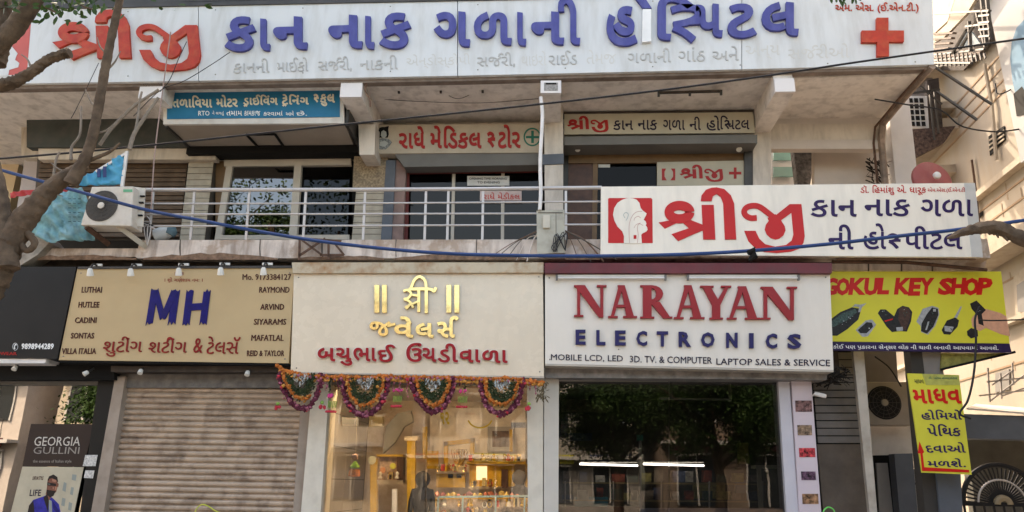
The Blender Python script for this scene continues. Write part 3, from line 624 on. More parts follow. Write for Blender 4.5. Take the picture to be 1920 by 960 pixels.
# ------------------------------------------------------------------ electronics board
ne = thing('electronics_signboard', 'white electronics shop signboard with red serif name and maroon ledge', 'signboard', P(1290,690,TYL))
nw = mat('signboard_warm_white', (.71,.655,.57), .55, spec=.3, var=.05, scale=1.2, dirt=(.55,.50,.42), dirt_amt=.25, streak=1)
MB().poly([(1022,513),(1556,512),(1563,694),(1022,682)], TYL-.06, .45).build('board', nw, ne)
MB().poly([(1021,493),(1560,493),(1560,512),(1021,512)], TYL-.14, .5).build('top_ledge', maroon, ne)
NY = TYL-.06; 
fix = mat('fixing_screw', (.22,.20,.17), .4, metal=.5)
for par_, Yp, pts in ((ne, NY, [(1030,521),(1290,520),(1548,520),(1031,674),(1554,686),(1160,655)]), (jw, JY, [(560,520),(785,519),(1010,519),(556,690),(1012,697)]), (mh, TYL, [(152,512),(543,512),(119,668),(534,673)]), (big, TY, [(x, 22-(x-230)*.02) for x in range(240,1740,164)]+[(x, 146-(x-50)*.018) for x in range(240,1740,164)])):
    for x, y in pts: MB().lathe(P(x,y,Yp), (0,-1,0), [(0,.011),(.004,.010),(.006,.005)], 8).build('screw', fix, par_)
for x0_, x1_, yb_ in ((547,1020,698),): MB().poly([(x0_,yb_-1),(x1_,706.5),(x1_,709),(x0_,yb_+1.5)], TYL-.03, .44).build('bottom_trim', alu, jw)
MB().poly([(1022,682.5),(1563,694.5),(1563,697.5),(1022,685.5)], TYL-.065, .46).build('bottom_trim', alu, ne)
nred = mat('narayan_red', (.30,.022,.025), .4, var=.1); nblu = mat('electronics_blue', (.022,.018,.09), .4, var=.1)
def serifN(x0, x1, y0, y1, s=6):
    w_ = x1-x0; t = w_*.17; sy = 3.2
    return [[(x0+s,y0+sy),(x0+s+t*.55,y0+sy),(x0+s+t*.55,y1-sy),(x0+s,y1-sy)], [(x1-s-t*.55,y0+sy),(x1-s,y0+sy),(x1-s,y1),(x1-s-t*.55,y1-3)],
            [(x0,y0),(x0+s+t*1.4,y0),(x1-s,y1-sy*2),(x1-s,y1+1),(x1-s-t*.8,y1+1),(x0+s,y0+sy*2)], [(x0,y0),(x0+s+t,y0),(x0+s+t,y0+sy),(x0,y0+sy)], [(x0,y1-sy),(x0+2*s+t*.55,y1-sy),(x0+2*s+t*.55,y1),(x0,y1)], [(x1-2*s-t*.6,y0),(x1,y0),(x1,y0+sy),(x1-2*s-t*.6,y0+sy)]]
def serifA(x0, x1, y0, y1, s=6):
    c = (x0+x1)/2-1; w_ = x1-x0; t = w_*.26; sy = 3.2
    return [[(c-t*.6,y0),(c+t*.35,y0),(x1-s,y1-sy),(x1-s-t,y1-sy),(c-t*.05,y0+11),(c-t*.45,y0+8)], [(c-t*.5,y0+3),(c-t*.05,y0+12),(x0+s+5,y1-sy),(x0+s-1,y1-sy)],
            [(x0+w_*.26,y0+(y1-y0)*.60),(x1-w_*.30,y0+(y1-y0)*.60),(x1-w_*.28,y0+(y1-y0)*.68),(x0+w_*.24,y0+(y1-y0)*.68)], [(x0,y1-sy),(x0+2*s+6,y1-sy),(x0+2*s+6,y1),(x0,y1)], [(x1-2*s-t,y1-sy),(x1,y1-sy),(x1,y1),(x1-2*s-t,y1)]]
def serifR(x0, x1, y0, y1, s=5):
    w_ = x1-x0; t = w_*.27; sy = 3.2; h = y1-y0; cx = x0+s+t; R = [(cx+(w_*.36)*math.sin(a), y0+h*.26-(h*.26)*math.cos(a)) for a in [i*math.pi/8 for i in range(9)]]
    r = [(cx+(w_*.14)*math.sin(a), y0+h*.26-(h*.17)*math.cos(a)) for a in [i*math.pi/8 for i in range(8, -1, -1)]]
    return [[(x0+s,y0+sy),(x0+s+t,y0+sy),(x0+s+t,y1-sy),(x0+s,y1-sy)], [(x0,y0),(cx,y0),(cx,y0+sy+1),(x0,y0+sy)], R+r, [(x0,y1-sy),(x0+2*s+t,y1-sy),(x0+2*s+t,y1),(x0,y1)], [(cx,y0+h*.5),(cx+w_*.25,y0+h*.5),(x1-5,y1-sy),(x1,y1-sy),(x1,y1),(x1-w_*.28,y1),(cx,y0+h*.58)]]
def serifY(x0, x1, y0, y1, s=5):
    c = (x0+x1)/2+1; w_ = x1-x0; t = w_*.26; sy = 3.2; h = y1-y0
    return [[(c-t/2,y0+h*.5),(c+t/2,y0+h*.5),(c+t/2,y1-sy),(c-t/2,y1-sy)], [(x0+s,y0+sy),(x0+s+t,y0+sy),(c+t/2,y0+h*.52),(c-t/2,y0+h*.58)], [(x1-s-7,y0+sy),(x1-s,y0+sy),(c+t/2,y0+h*.58),(c+t*.1,y0+h*.45)], [(x0,y0),(x0+2*s+t,y0),(x0+2*s+t,y0+sy),(x0,y0+sy)], [(x1-2*s-9,y0),(x1,y0),(x1,y0+sy),(x1-2*s-9,y0+sy)], [(c-t/2-s,y1-sy),(c+t/2+s,y1-sy),(c+t/2+s,y1),(c-t/2-s,y1)]]
for fn, x0, x1, y0, y1 in [(serifN,1076,1137,536,595),(serifA,1140,1194,536,597),(serifR,1200,1260,536,598),(serifA,1263,1320,536,599),(serifY,1312,1370,537,600),(serifA,1362,1424,538,600),(serifN,1425,1493,539,600)]:
    slab_letter(fn(x0, x1, y0, y1), ne, nred, NY, .04)
for ch, x0, x1 in [('E',1079,1098),('L',1118,1135),('E',1153,1173),('C',1193,1213),('T',1231,1252),('R',1272,1295),('O',1314,1339),('N',1361,1382),('I',1404,1412),('C',1435,1456),('S',1476,1501)]:
    y0 = 619+(x0-1079)*.02; word(ch, x0, y0, x1, y0+28, NY, nblu, ne, 'letter', th=.035, bold=.035)
word('MOBILE LCD, LED', 1033,664,1168,677, NY, brn if False else navy, ne, 'lettering', th=.006, bold=.005, slope=.02)
word('3D. TV. & COMPUTER', 1181,667,1335,679.5, NY, navy, ne, 'lettering', th=.006, bold=.005, slope=.018)
word('LAPTOP SALES & SERVICE', 1343,672,1556,684, NY, navy, ne, 'lettering', th=.006, bold=.005, slope=.012)
tubem = mat('unlit_tube', (.72,.70,.66), .3)
for i, (x0, x1, lb) in enumerate([(1042,1250,'unlit tube light under the maroon ledge, above the letters N A R'),(1288,1500,'unlit tube light under the maroon ledge, above the last letters')]):
    t_ = thing('tube_light', lb, 'tube light', P(x0, 522, NY-.02), 'tube lights over the electronics signboard')
    MB().poly([(x0,515),(x1,515),(x1,519),(x0,519)], NY-.04, .03).build('batten', lampw, t_)
    MB().tube([P(x0+3,521,NY-.05), P(x1-3,521,NY-.05)], .013, 8).build('tube', tubem, t_, smooth=True)
    for x in (x0, x1-4): MB().poly([(x,515),(x+4,515),(x+4,525),(x,525)], NY-.07, .03).build('end_holder', slate, t_)

# ------------------------------------------------------------------ key shop board
gk = thing('key_shop_signboard', 'yellow key shop signboard with red lettering and printed keys', 'signboard', P(1725,660,.35))
KY = .3
yel = mat('signboard_yellow', (.62,.57,.05), .4, var=.05, scale=2)
MB().poly([(1540,509),(1877,509),(1893,644),(1540,640)], KY, .05).build('board', yel, gk)
MB().poly([(1540,640.5),(1893,644.5),(1897,661),(1540,656.5)], KY, .05).build('bottom_band', mat('band_violet', (.025,.012,.06), .4), gk)
kr = mat('key_red', (.60,.012,.008), .4, var=.1)
for s, x0, x1 in [('G',1546,1571),('O',1568,1593),('K',1590,1623),('U',1620,1648),('L',1644,1667),('K',1676,1707),('E',1702,1728),('Y',1725,1752),('S',1758,1788),('H',1782,1812),('O',1807,1835),('P',1830,1861)]:
    word(s, x0, 521, x1, 553+random.uniform(-1,2), KY, kr, gk, 'lettering', th=.003, bold=.055 if s != 'K' else .045, shear=.12)
word('કોઈ પણ પ\ue004કારના સેન્સર લોક ની ચાવી બનાવી આપવામાં આવશે.', 1562,645,1872,656, KY, wh, gk, 'lettering', th=.002, bold=.012, slope=.008)
kb = mat('print_black', (.02,.018,.018), .4, var=.5, scale=30); kg = mat('print_dark_green', (.05,.09,.08), .4, var=.6, scale=40); ks = mat('print_grey', (.35,.36,.36), .4, var=.3, scale=30); skin = mat('print_hand', (.62,.32,.20), .5, var=.15, scale=20); kbr = mat('print_brown', (.07,.035,.025), .4, var=.5, scale=30)
def pz(pts, m, nm, k=1): MB().poly([(1540+x/5.053, 500+y/5.053) for x, y in pts], KY-.002*k, .0018*k).build(nm, m, gk)
pz([(60,520),(180,430),(290,385),(380,400),(350,500),(250,590),(150,655),(60,650)], kb, 'printed_remote', 1); pz([(80,530),(200,440),(320,400),(340,430),(240,510),(120,570),(80,570)], kg, 'printed_buttons', 2)
pz([(290,385),(320,355),(370,360),(430,345),(385,385),(370,430),(350,430),(360,385),(325,375)], ks, 'printed_ring', 3)
pz([(325,600),(420,510),(480,500),(520,550),(440,660),(390,665)], ks, 'printed_fob', 1); pz([(345,600),(430,525),(480,530),(490,570),(430,630),(370,630)], kb, 'printed_fob', 2)
pz([(535,440),(560,405),(610,405),(690,470),(720,400),(770,370),(830,385),(862,430),(850,520),(810,615),(740,610),(670,620),(620,570)], kb, 'printed_folding_key', 1)
pz([(740,390),(790,378),(835,400),(845,470),(800,600),(770,590),(730,500)], kbr, 'printed_folding_key', 2); pz([(710,575),(770,570),(775,605),(715,610)], ks, 'printed_label', 3)
pz([(600,510),(680,490),(675,503),(605,522)], kr, 'printed_line', 3)
pz([(900,520),(960,400),(1050,370),(1110,390),(1120,450),(1080,560),(1010,645),(945,620),(940,560)], ks, 'printed_remote', 1); pz([(1000,450),(1050,385),(1105,400),(1108,460),(1060,570),(1000,635),(945,610),(950,540)], kb, 'printed_remote', 2)
pz([(1010,520),(1025,520),(1000,600),(985,600)], ks, 'printed_blade', 3); pz([(1060,400),(1085,400),(1085,425),(1060,425)], ks, 'printed_hole', 3)
pz([(1140,600),(1190,510),(1270,480),(1305,510),(1290,570),(1220,645),(1160,640)], kb, 'printed_fob', 1); pz([(1165,560),(1255,570),(1235,620),(1170,610)], ks, 'printed_display', 2); pz([(1260,480),(1320,375),(1332,380),(1285,490)], ks, 'printed_blade', 1)
pz([(1440,470),(1480,420),(1560,400),(1700,440),(1752,470),(1790,660),(1700,640),(1560,580),(1500,610),(1430,570),(1420,500)], skin, 'printed_hand', 1)
pz([(1410,350),(1470,320),(1560,410),(1520,450),(1540,560),(1490,540),(1480,460),(1425,400)], kb, 'printed_remote', 2); pz([(1380,610),(1420,580),(1480,600),(1485,660),(1420,680),(1385,650)], kb, 'printed_remote', 2)
MB().poly([(1766,662),(1900,662),(1768,692),(1764,692)], KY+.12, .03).build('lower_flap', mat('flap_olive', (.30,.28,.08), .6, var=.4, scale=20), gk)
MB().bar(P(1764,693,KY+.1), P(1903,660,KY+.1), .03, .03).build('flap_bar', blackmatt, gk)

random.seed(31)
for (cx_, cy_, ax, ay, n_) in ((230,500,.75,-.6,14),(430,580,.5,-.4,6),(610,450,.5,.6,7),(790,470,.05,.9,7),(1040,500,.35,-.9,8),(1225,590,.2,.1,5),(1490,400,.4,.7,6)):
    for k in range(n_):
        t_ = random.uniform(-80,80) if n_ > 6 else random.uniform(-30,30); o2 = random.uniform(-22,22); x_ = cx_+ax*t_-ay*o2; y_ = cy_+ay*t_+ax*o2; s1 = random.uniform(4,11)
        pz([(x_,y_),(x_+s1,y_-2),(x_+s1+2,y_+s1*.6),(x_+2,y_+s1*.7)], random.choice([ks, kg, kb]), 'printed_detail', 4)
# ------------------------------------------------------------------ yellow medicine sign on the alley pillar
md = thing('medicine_sign', 'tall narrow yellow sign with red and violet lettering and a red arrow', 'signboard', P(1762,885,.1))
QY = .1
MB().poly([(1702,700),(1798,703),(1822,890),(1729,886)], QY, .03).build('board', mat('sign_lime_yellow', (.62,.58,.06), .45, var=.08, scale=3), md)
MB().poly([(1729,700.8),(1797.5,703.3),(1800,722),(1737,722)], QY-.003, .003).build('faded_header', mat('sign_faded_yellow', (.42,.42,.10), .5, var=.25, scale=12), md)
sk = .135
for s, x0, y0, x1, y1, m in [('માધવ',1710,728,1799,757,kr),('હોિમયો',1726,768,1801,787,vio),('પેિથક',1737,795,1799,818,vio),('દવાઓ',1734,829,1808,849,vio),('મળશે.',1738,859,1809,876,vio)]:
    word(s, x0, y0, x1, y1, QY, m, md, 'lettering', th=.004, bold=.03 if m is kr else .018, skewx=sk)
word('માધવ', 1714,711,1731,719, QY, navy, md, 'lettering', th=.003, bold=0, skewx=sk); word('ડો. પટેલ હોસ્પિટલ', 1740,706,1794,712, QY-.003, gm, md, 'lettering', th=.002, bold=0, skewx=sk)
MB().poly([(1733,876),(1817,881),(1817,886),(1729,883),(1726,850),(1721,850),(1724,828),(1733,848),(1730,850)], QY-.004, .004).build('arrow', kr, md)

# ------------------------------------------------------------------ shutter shop
cream_rail = mat('shutter_rail', (.36,.29,.23), .6, var=.15, dirt=(.2,.14,.1), dirt_amt=.4)
slat_m = mat('shutter_slat', (.53,.40,.295), .55, metal=.15, var=.25, scale=2.5, dirt=(.16,.11,.08), dirt_amt=.75)
sh = thing('rolling_shutter', 'closed dusty beige rolling shutter below the tan tailor signboard', 'shutter', P(380,960,GY))
MB().poly([(212,697),(575,698),(573,727),(214,727)], GY-.06, .2).build('shutter_header', cement, sh)
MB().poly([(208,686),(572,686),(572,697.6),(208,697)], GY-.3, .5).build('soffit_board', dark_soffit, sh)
MB().poly([(216,706),(235,706),(192,975),(168,975)], GY-.12, .16).build('guide_rail', cream_rail, sh)
MB().poly([(566,727),(584,727),(566,975),(548,975)], GY-.04, .1).build('guide_rail', cream_rail, sh)
zt = P(400,727,GY).z; zb_ = P(400,972,GY).z; n = 22; hh = (zt-zb_)/n
xl, xr = P(178,970,GY).x-.01, P(583,730,GY).x+.01
for i in range(n):
    z1 = zt-i*hh; mb = MB(); jit = random.uniform(-.004,.004); prof = [(0,.0),(.12,-.022),(.35,-.034),(.6,-.03),(.82,-.012),(.9,.006),(1,.004)]
    xa_ = P(228,727,GY).x if i < 1 else xl; vs = []
    wl, wr = max(xl, P(234-(i*10.6)*.17,727+i*10.6,GY).x-.06), P(584-(i*10.6)*.09,727+i*10.6,GY).x+.05
    for t, dy in prof: vs += [(wl, GY+.02+dy+jit, z1-t*hh), (wr, GY+.02+dy-jit, z1-t*hh)]
    vs += [(wl, GY+.05, z1-hh), (wr, GY+.05, z1-hh), (wl, GY+.05, z1), (wr, GY+.05, z1)]
    m_ = len(vs)//2; fs = [(2*k, 2*k+1, (2*k+3) % (2*m_), (2*k+2) % (2*m_)) for k in range(m_)]
    fs += [tuple(2*k for k in range(m_)), tuple(2*k+1 for k in range(m_))[::-1]]
    mb.add(vs, fs); mb.build('slat', slat_m, sh)
wirey = mat('yellow_wire', (.55,.60,.08), .4)
MB().tube(ppath([(362,968),(370,952),(380,946),(392,950),(404,958),(425,966)], GY-.6, 5), .007, 6).build('wire_loop', wirey, None, True, 'thin yellow wire loop standing up in front of the closed shutter', 'wire')
MB().tube(ppath([(1542,968),(1545,957),(1553,951),(1563,956),(1566,968)], GY-.6, 5), .008, 6).build('wire_loop', mat('green_wire', (.12,.6,.12), .4), None, True, 'thin green wire loop near the foot of the photo strip', 'wire')

# ------------------------------------------------------------------ left black shop
bk = thing('black_signboard', 'plain black shop signboard with phone number at the far left', 'signboard', P(50,670,TYL))
MB().poly([(-60,500),(143,500),(107,673),(-60,670)], TYL-.02, .4).build('board', black_m, bk)
word('✆', 24,643,34,657, TYL-.02, wh, bk, 'lettering', th=.004, bold=0); word('9898944289', 41,644,101,655, TYL-.02, wh, bk, 'lettering', th=.004, bold=.03, shear=.15)
word('MENS WEAR', -30,660,32,666, TYL-.02, red, bk, 'lettering', th=.004, bold=.02)
MB().poly([(-60,672.5),(87,672.5),(84,681),(-60,681)], TYL-.0, .3).build('white_trim', pvc, bk)
ls = thing('black_shopfront', 'black framed shopfront with large window at the far left', 'shop front', P(80,960,GY))
MB().poly([(-60,684),(214,684),(214,712),(-60,712)], GY-.2, .5).build('fascia', blackmatt, ls)
MB().poly([(186,700),(226,700),(182,975),(148,975)], GY-.06, .25).build('side_pillar', black_m, ls)
MB().poly([(-60,712),(190,712),(190,722),(-60,722)], GY-.03, .1).build('head_frame', slate, ls)
MB().poly([(-60,720),(190,720),(160,975),(-60,975)], GY+.02, .012).build('glass_pane', glass('shop_mirror_glass', (.10,.11,.11), .9, .28), ls)
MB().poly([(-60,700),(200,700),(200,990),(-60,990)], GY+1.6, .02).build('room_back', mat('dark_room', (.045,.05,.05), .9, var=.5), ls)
for x, y, lb in ((30,686,'left small white spotlight under the black signboard'),(166,697,'tilted white spotlight on the black fascia near the shutter'),(265,693,'small white spotlight over the left part of the shutter'),(465,696,'small white spotlight over the right part of the shutter')):
    s1 = thing('fascia_spotlight', lb, 'spotlight', P(x, y, .12), 'small spotlights under the signboards'); o_ = P(x, y, .12)
    MB().lathe(o_, (-.5,-.6,-.6) if x == 166 else (.1,-.5,-.8), [(0,.012),(.01,.03),(.07,.036),(.075,.02)], 12).build('lamp_head', lampw, s1, True)
    MB().tube([o_, o_+Vector((.02,.08,.06))], .014, 6).build('arm', darkmetal, s1)
po = thing('fashion_poster', 'dark brown and cream menswear poster with a man in a blue jacket', 'poster', P(110,960,GY-.03))
PY = GY-.03
MB().poly([(58,795),(176,795),(157,875),(42,874)], PY, .006).build('title_panel', mat('poster_brown', (.035,.022,.018), .4), po)
word('GEORGIA', 66,819,152,836, PY, mat('poster_silver', (.6,.56,.5), .4), po, 'lettering', th=.001, bold=.0, skewx=-.15)
word('GULLINI', 64,838,150,851, PY, mat('poster_grey', (.30,.27,.24), .4), po, 'lettering', th=.001, bold=0, skewx=-.15)
word('the essence of Italian style', 62,862,134,869, PY, mat('poster_grey', (.30,.27,.24), .4), po, 'lettering', th=.001, bold=0)
MB().poly([(42,875),(157,876),(134,985),(14,985)], PY, .006).build('photo_panel', mat('poster_cream', (.50,.44,.32), .4, var=.12, scale=6), po)
def pq(pts, m, nm, k=1): MB().poly([(x/4.8, 760+y/4.8) for x, y in pts], PY-.001*k, .0009*k).build(nm, m, po)
pg = mat('poster_window', (.28,.31,.28), .4)
for pts in ([(575,690),(600,700),(590,780),(560,765)],[(640,735),(665,740),(655,810),(630,800)],[(560,830),(590,840),(580,910),(550,900)],[(620,870),(650,880),(640,950),(612,940)],[(650,620),(690,625),(680,680),(645,670)]): pq(pts, pg, 'printed_window')
word('LIVE IN STYLE', 62,893,82,900, PY, brn, po, 'lettering', th=.001, bold=.02, skewx=-.15); word('LIFE', 57,918,78,930, PY, navy, po, 'lettering', th=.001, bold=.02, skewx=-.15)
bj = mat('poster_blue', (.03,.03,.30), .4, var=.4, scale=15); hr = mat('poster_dark', (.02,.014,.014), .4); fs_ = mat('poster_skin', (.22,.085,.055), .4, var=.3, scale=30)
pq([(240,1000),(262,900),(300,850),(390,820),(430,800),(480,840),(530,890),(545,960),(540,1100),(200,1100)], bj, 'printed_jacket', 1)
pq([(425,700),(430,660),(470,640),(515,660),(520,720),(505,780),(470,810),(440,860),(410,800),(420,760)], fs_, 'printed_face', 2)
pq([(430,670),(440,640),(480,622),(515,645),(522,690),(500,670),(470,655),(445,662),(428,690)], hr, 'printed_hair', 3); pq([(425,692),(505,705),(503,728),(425,720)], hr, 'printed_glasses', 3)
pq([(420,760),(500,770),(480,815),(450,830),(420,800)], hr, 'printed_beard', 3); pq([(240,1000),(262,900),(300,860),(310,960),(300,1100),(220,1100)], hr, 'printed_sleeve', 3); pq([(440,850),(465,860),(475,1100),(440,1100)], pg, 'printed_shirt', 3)
pq([(432,705),(452,708),(452,712),(432,710)], pg, 'printed_glasses_glint', 4); pq([(474,735),(484,738),(482,755),(474,752)], mat('poster_skin_light', (.42,.20,.13), .4), 'printed_nose', 3); pq([(470,662),(508,672),(500,690),(470,684)], mat('poster_skin_light', (.42,.20,.13), .4), 'printed_forehead', 3); pq([(496,730),(512,735),(506,765),(494,760)], mat('poster_skin_light', (.42,.20,.13), .4), 'printed_cheek', 3); pq([(517,700),(527,705),(524,735),(515,730)], fs_, 'printed_ear', 3)
for k in range(7): pq([(470+k*9,860+k*14),(476+k*9,858+k*14),(486+k*7,930+k*12),(479+k*7,932+k*12)], mat('poster_blue_dark', (.012,.012,.14), .4), 'printed_fold', 4)
pq([(390,830),(425,800),(440,860),(430,960)], hr, 'printed_lapel', 3)
for pts, lb in (([(160,853),(183,853),(179,874),(155,874)],'upper white sticker on the black pillar beside the poster'),([(160,882),(177,882),(174,897),(157,896)],'lower white sticker on the black pillar beside the poster')):
    MB().poly(pts, GY-.07, .004).build('sticker', mat('sticker_white', (.62,.6,.56), .5, var=.5, scale=40), None, False, lb, 'sticker')

# ------------------------------------------------------------------ jeweller shop front and room
jf = thing('jeweller_shopfront', 'jeweller shop with tall glass front between white pillars', 'shop front', P(800,960,GY))
wp = mat('white_tile_pillar', (.69,.63,.52), .3, var=.06, scale=3, dirt=(.4,.34,.27), dirt_amt=.3)
MB().poly([(586,712),(618,712),(600,975),(563,975)], GY-.12, .4).build('pillar', wp, jf)
MB().poly([(988,706),(1019,706),(1018,975),(990,975)], GY-.12, .4).build('pillar', wp, jf)
MB().poly([(1020.5,690),(1048,690),(1047,975),(1019.5,975)], GY-.14, .4).build('pillar', mat('grey_tile_pillar', (.58,.54,.47), .3, var=.08), jf)
MB().poly([(572,699),(1022,700),(1022,722),(572,722)], GY-.0, .3).build('header', mat('grey_header', (.22,.20,.18), .6, var=.3), jf)
gj = glass('jeweller_glass', (.95,.95,.93), .85, .025)
MB().poly([(616,722),(800,722),(796,975),(598,975)], GY+.0, .012).build('glass_pane', gj, jf); MB().poly([(802,722),(990,722),(991,975),(798,975)], GY+.0, .012).build('glass_pane', gj, jf)
jx0, jx1 = P(610,800,GY).x-.25, P(992,800,GY).x+.1; ROOMZ = P(960,705,GY).z
gt = mat('grey_wall_tile', (.34,.31,.28), .3, var=.1, scale=3); jwall = mat('warm_room_wall', (.66,.55,.44), .7, var=.25, scale=1.6, dirt=(.35,.25,.14), dirt_amt=.5)
MB().box(jx0-.1, jx0, GY+.05, 4, .12, ROOMZ).build('room_wall', joint, jf)
for r in range(6):
    for c in range(5): MB().box(jx0, jx0+.012, GY+.08+c*.66, GY+.73+c*.66, .13+r*.5, .62+r*.5).build('wall_tile', gt, jf)
MB().box(jx1, jx1+.1, GY+.05, 4, .12, ROOMZ).build('room_wall', jwall, jf); MB().box(jx0, jx1, 3.9, 4, .12, ROOMZ).build('room_wall', jwall, jf)
MB().box(jx0, jx1, GY+.02, 4, ROOMZ-.0, ROOMZ+.05).build('room_ceiling', white_cap, jf); MB().box(jx0, jx1, GY+.02, 4, .125, .15).build('room_floor', jwall, jf)
lampm = mat('lit_lamp', (1.0,.80,.55), .5, var=0, emit=12)
for x in (660, 880): 
    c_ = P(x,760,2.2); MB().box(c_.x-.45, c_.x+.45, .62, 1.0, ROOMZ-.03, ROOMZ-.002).build('ceiling_light', lampm, jf)
# furniture and displays inside (each thing of its own)
must = mat('mustard_frame', (.55,.33,.03), .4, var=.25, scale=8); cream_in = mat('display_cream', (.70,.58,.42), .5, var=.15)
def disp(nm, lb, cat, x0, y0, x1, y1, Y, m, inner=None, im=None, group=None, th=.08):
    t = thing(nm, lb, cat, P((x0+x1)/2, y1, Y), group); MB().rect(x0,y0,x1,y1,Y,th).build('panel' if not inner else 'frame', m, t)
    if inner: MB().rect(x0+inner,y0+inner,x1-inner,y1-inner,Y-.012,.01).build('picture', im, t)
    return t
disp('framed_picture','brown framed picture on the right of the jeweller room wall','picture',915,800,962,846,3.6,mat('pic_mount',(.40,.37,.34),.5,var=.2),8,mat('pic_brown',(.16,.09,.06),.5,var=.9,scale=7))
MB().poly([(806,765),(985,765),(985,872),(806,872)],3.75,.05).build('marble_panel', mat('marble_white',(.78,.70,.60),.4,var=.25,scale=5), None, False, 'pale marble wall panel behind the displays of the jeweller room', 'wall panel')
disp('wall_niche','white wall niche left of the framed picture','wall niche',890,800,914,850,3.6,mat('niche_white',(.75,.66,.55),.5))
disp('display_shelf','long white shelf board under the framed picture','shelf',868,851,985,860,3.3,white_cap)
mir = thing('mustard_display_frame', 'large mustard display frame with cream panel in the jeweller room', 'display frame', P(860,885,3.3))
for a in ([(832,828),(840,828),(840,890),(832,890)],[(882,822),(890,822),(888,890),(880,890)],[(832,828),(890,822),(890,830),(832,836)]): MB().poly(a,3.3,.08).build('frame_member',must,mir)
MB().rect(841,834,881,886,3.35,.03).build('panel',cream_in,mir)
ml = thing('mustard_column', 'slim mustard column standing in the middle of the jeweller room', 'column', P(768,960,2.6)); MB().rect(763,825,778,975,2.6,.12).build('shaft',must,ml); MB().rect(758,818,783,826,2.58,.16).build('capital',cream_in,ml)
mc = thing('mustard_column', 'left mustard column behind the grey tiled wall end', 'column', P(702,960,2.8)); MB().rect(694,860,706,975,2.8,.12).build('shaft',must,mc); MB().rect(692,780,718,800,2.78,.1).build('capital',mat('mustard_dull',(.30,.24,.13),.6),mc)
MB().poly([(723,800),(745,775),(770,770),(775,790),(758,800),(740,830),(718,850)],3.0,.1).build('wall_arch',mat('arch_grey',(.30,.28,.24),.6,var=.3),None,False,'grey arched panel on the wall behind the mustard column','wall panel')
cab = thing('display_cabinet', 'cream display cabinet with ornaments left of the mustard column', 'cabinet', P(730,905,2.9))
MB().rect(706,852,756,856,2.85,.4).build('top',must,cab); MB().rect(706,857,756,905,3.0,.05).build('back',mat('cab_back',(.62,.42,.28),.6,var=.6,scale=14),cab); MB().rect(706,900,756,908,2.85,.4).build('shelf',cream_in,cab); MB().rect(744,857,756,905,2.85,.2).build('side',mat('dark_brown_door',(.07,.035,.022),.35),cab)
for x, y, r, m, lb in ((698,863,.07,mat('clock_pale',(.62,.6,.45),.4),'round pale clock left of the display cabinet'),(737,874,.05,mat('orn_yellow',(.65,.6,.1),.5),'yellow round ornament in the display cabinet'),(718,882,.05,mat('orn_orange',(.6,.25,.1),.5),'orange round ornament in the display cabinet')):
    MB().lathe(P(x,y,2.82), (0,-1,0), [(0,r),(.03,r),(.035,r*.8)], 18).build('wall_clock' if y == 863 else 'ornament', m, None, True, lb, 'clock' if y == 863 else 'ornament')
bx = thing('long_display_counter', 'jewellery display counter with pale blue rails at the back of the room', 'counter', P(890,960,2.0))
pb = mat('pale_blue_rail', (.30,.45,.50), .4)
MB().bar(P(822,932,2.0),P(990,930,2.0),.03,.03).build('rail',pb,bx)
for x in (822, 868, 930, 984): MB().bar(P(x,932,2.0),P(x-2,985,2.0),.025,.025).build('post',pb,bx)
MB().rect(800,936,992,985,2.15,.5).build('glass_case',mat('case_mix',(.45,.36,.30),.3,var=1.0,scale=9),bx)
random.seed(3); tray = thing('ornament_tray', 'row of small gold and red jewellery ornaments on the counter', 'jewellery display', P(895,935,2.3)); MB().rect(805,934,990,936,2.2,.2).build('tray', must, tray)
for i in range(18):
    x = 810+i*10; c = random.choice([(.7,.5,.1),(.6,.2,.12),(.7,.62,.5),(.3,.12,.12),(.75,.55,.2)])
    MB().blob(P(x,928+random.uniform(-2,3),2.3), random.uniform(.03,.055), (1,.8,1.3), .2).build('gold_ornament', mat('orn%d' % (i % 5), c, .3, metal=.5 if i % 2 else 0), tray, True)
shelf2 = thing('mustard_shelf_unit', 'mustard shelf unit with self-glowing cream niche below the white shelf', 'shelf unit', P(925,915,3.1))
MB().rect(875,865,985,870,3.0,.3).build('top',must,shelf2); MB().rect(880,872,965,912,3.2,.05).build('back',must,shelf2); MB().rect(893,874,913,900,3.1,.04).build('niche',mat('niche_glow',(.9,.65,.42),.5,emit=.3),shelf2); MB().rect(878,912,940,917,2.95,.3).build('shelf',cream_in,shelf2); MB().rect(940,880,952,915,3.15,.05).build('figure',mat('dark_brown_door',(.07,.035,.022),.35),shelf2)  # niche back glows by itself, no lamp stands there
shelf3 = thing('mustard_shelf_unit', 'low mustard shelf unit under the large mustard display frame', 'shelf unit', P(845,915,3.2))
MB().rect(818,888,872,914,3.2,.1).build('back',must,shelf3); MB().rect(818,884,872,888,3.1,.3).build('top',cream_in,shelf3)
for x in (840, 856): MB().rect(x,889,x+9,896,3.18,.02).build('dark_slot',blackmatt,shelf3)
MB().rect(958,792,988,802,GY+.04,.01).build('paper_notice', mat('notice_grey', (.4,.38,.38), .6, var=.4, scale=60), None, False, 'grey printed notice inside the jeweller glass near the right pillar', 'notice')
MB().rect(641,783,672,799,1.2,.05).build('wall_box', mat('grey_box', (.13,.125,.12), .6), None, False, 'dark grey box on the grey tiled wall of the jeweller', 'box')
MB().rect(735,917,744,985,1.9,.05).build('steel_post', pvc, None, False, 'pale upright post beside the person in black', 'post')
random.seed(61)
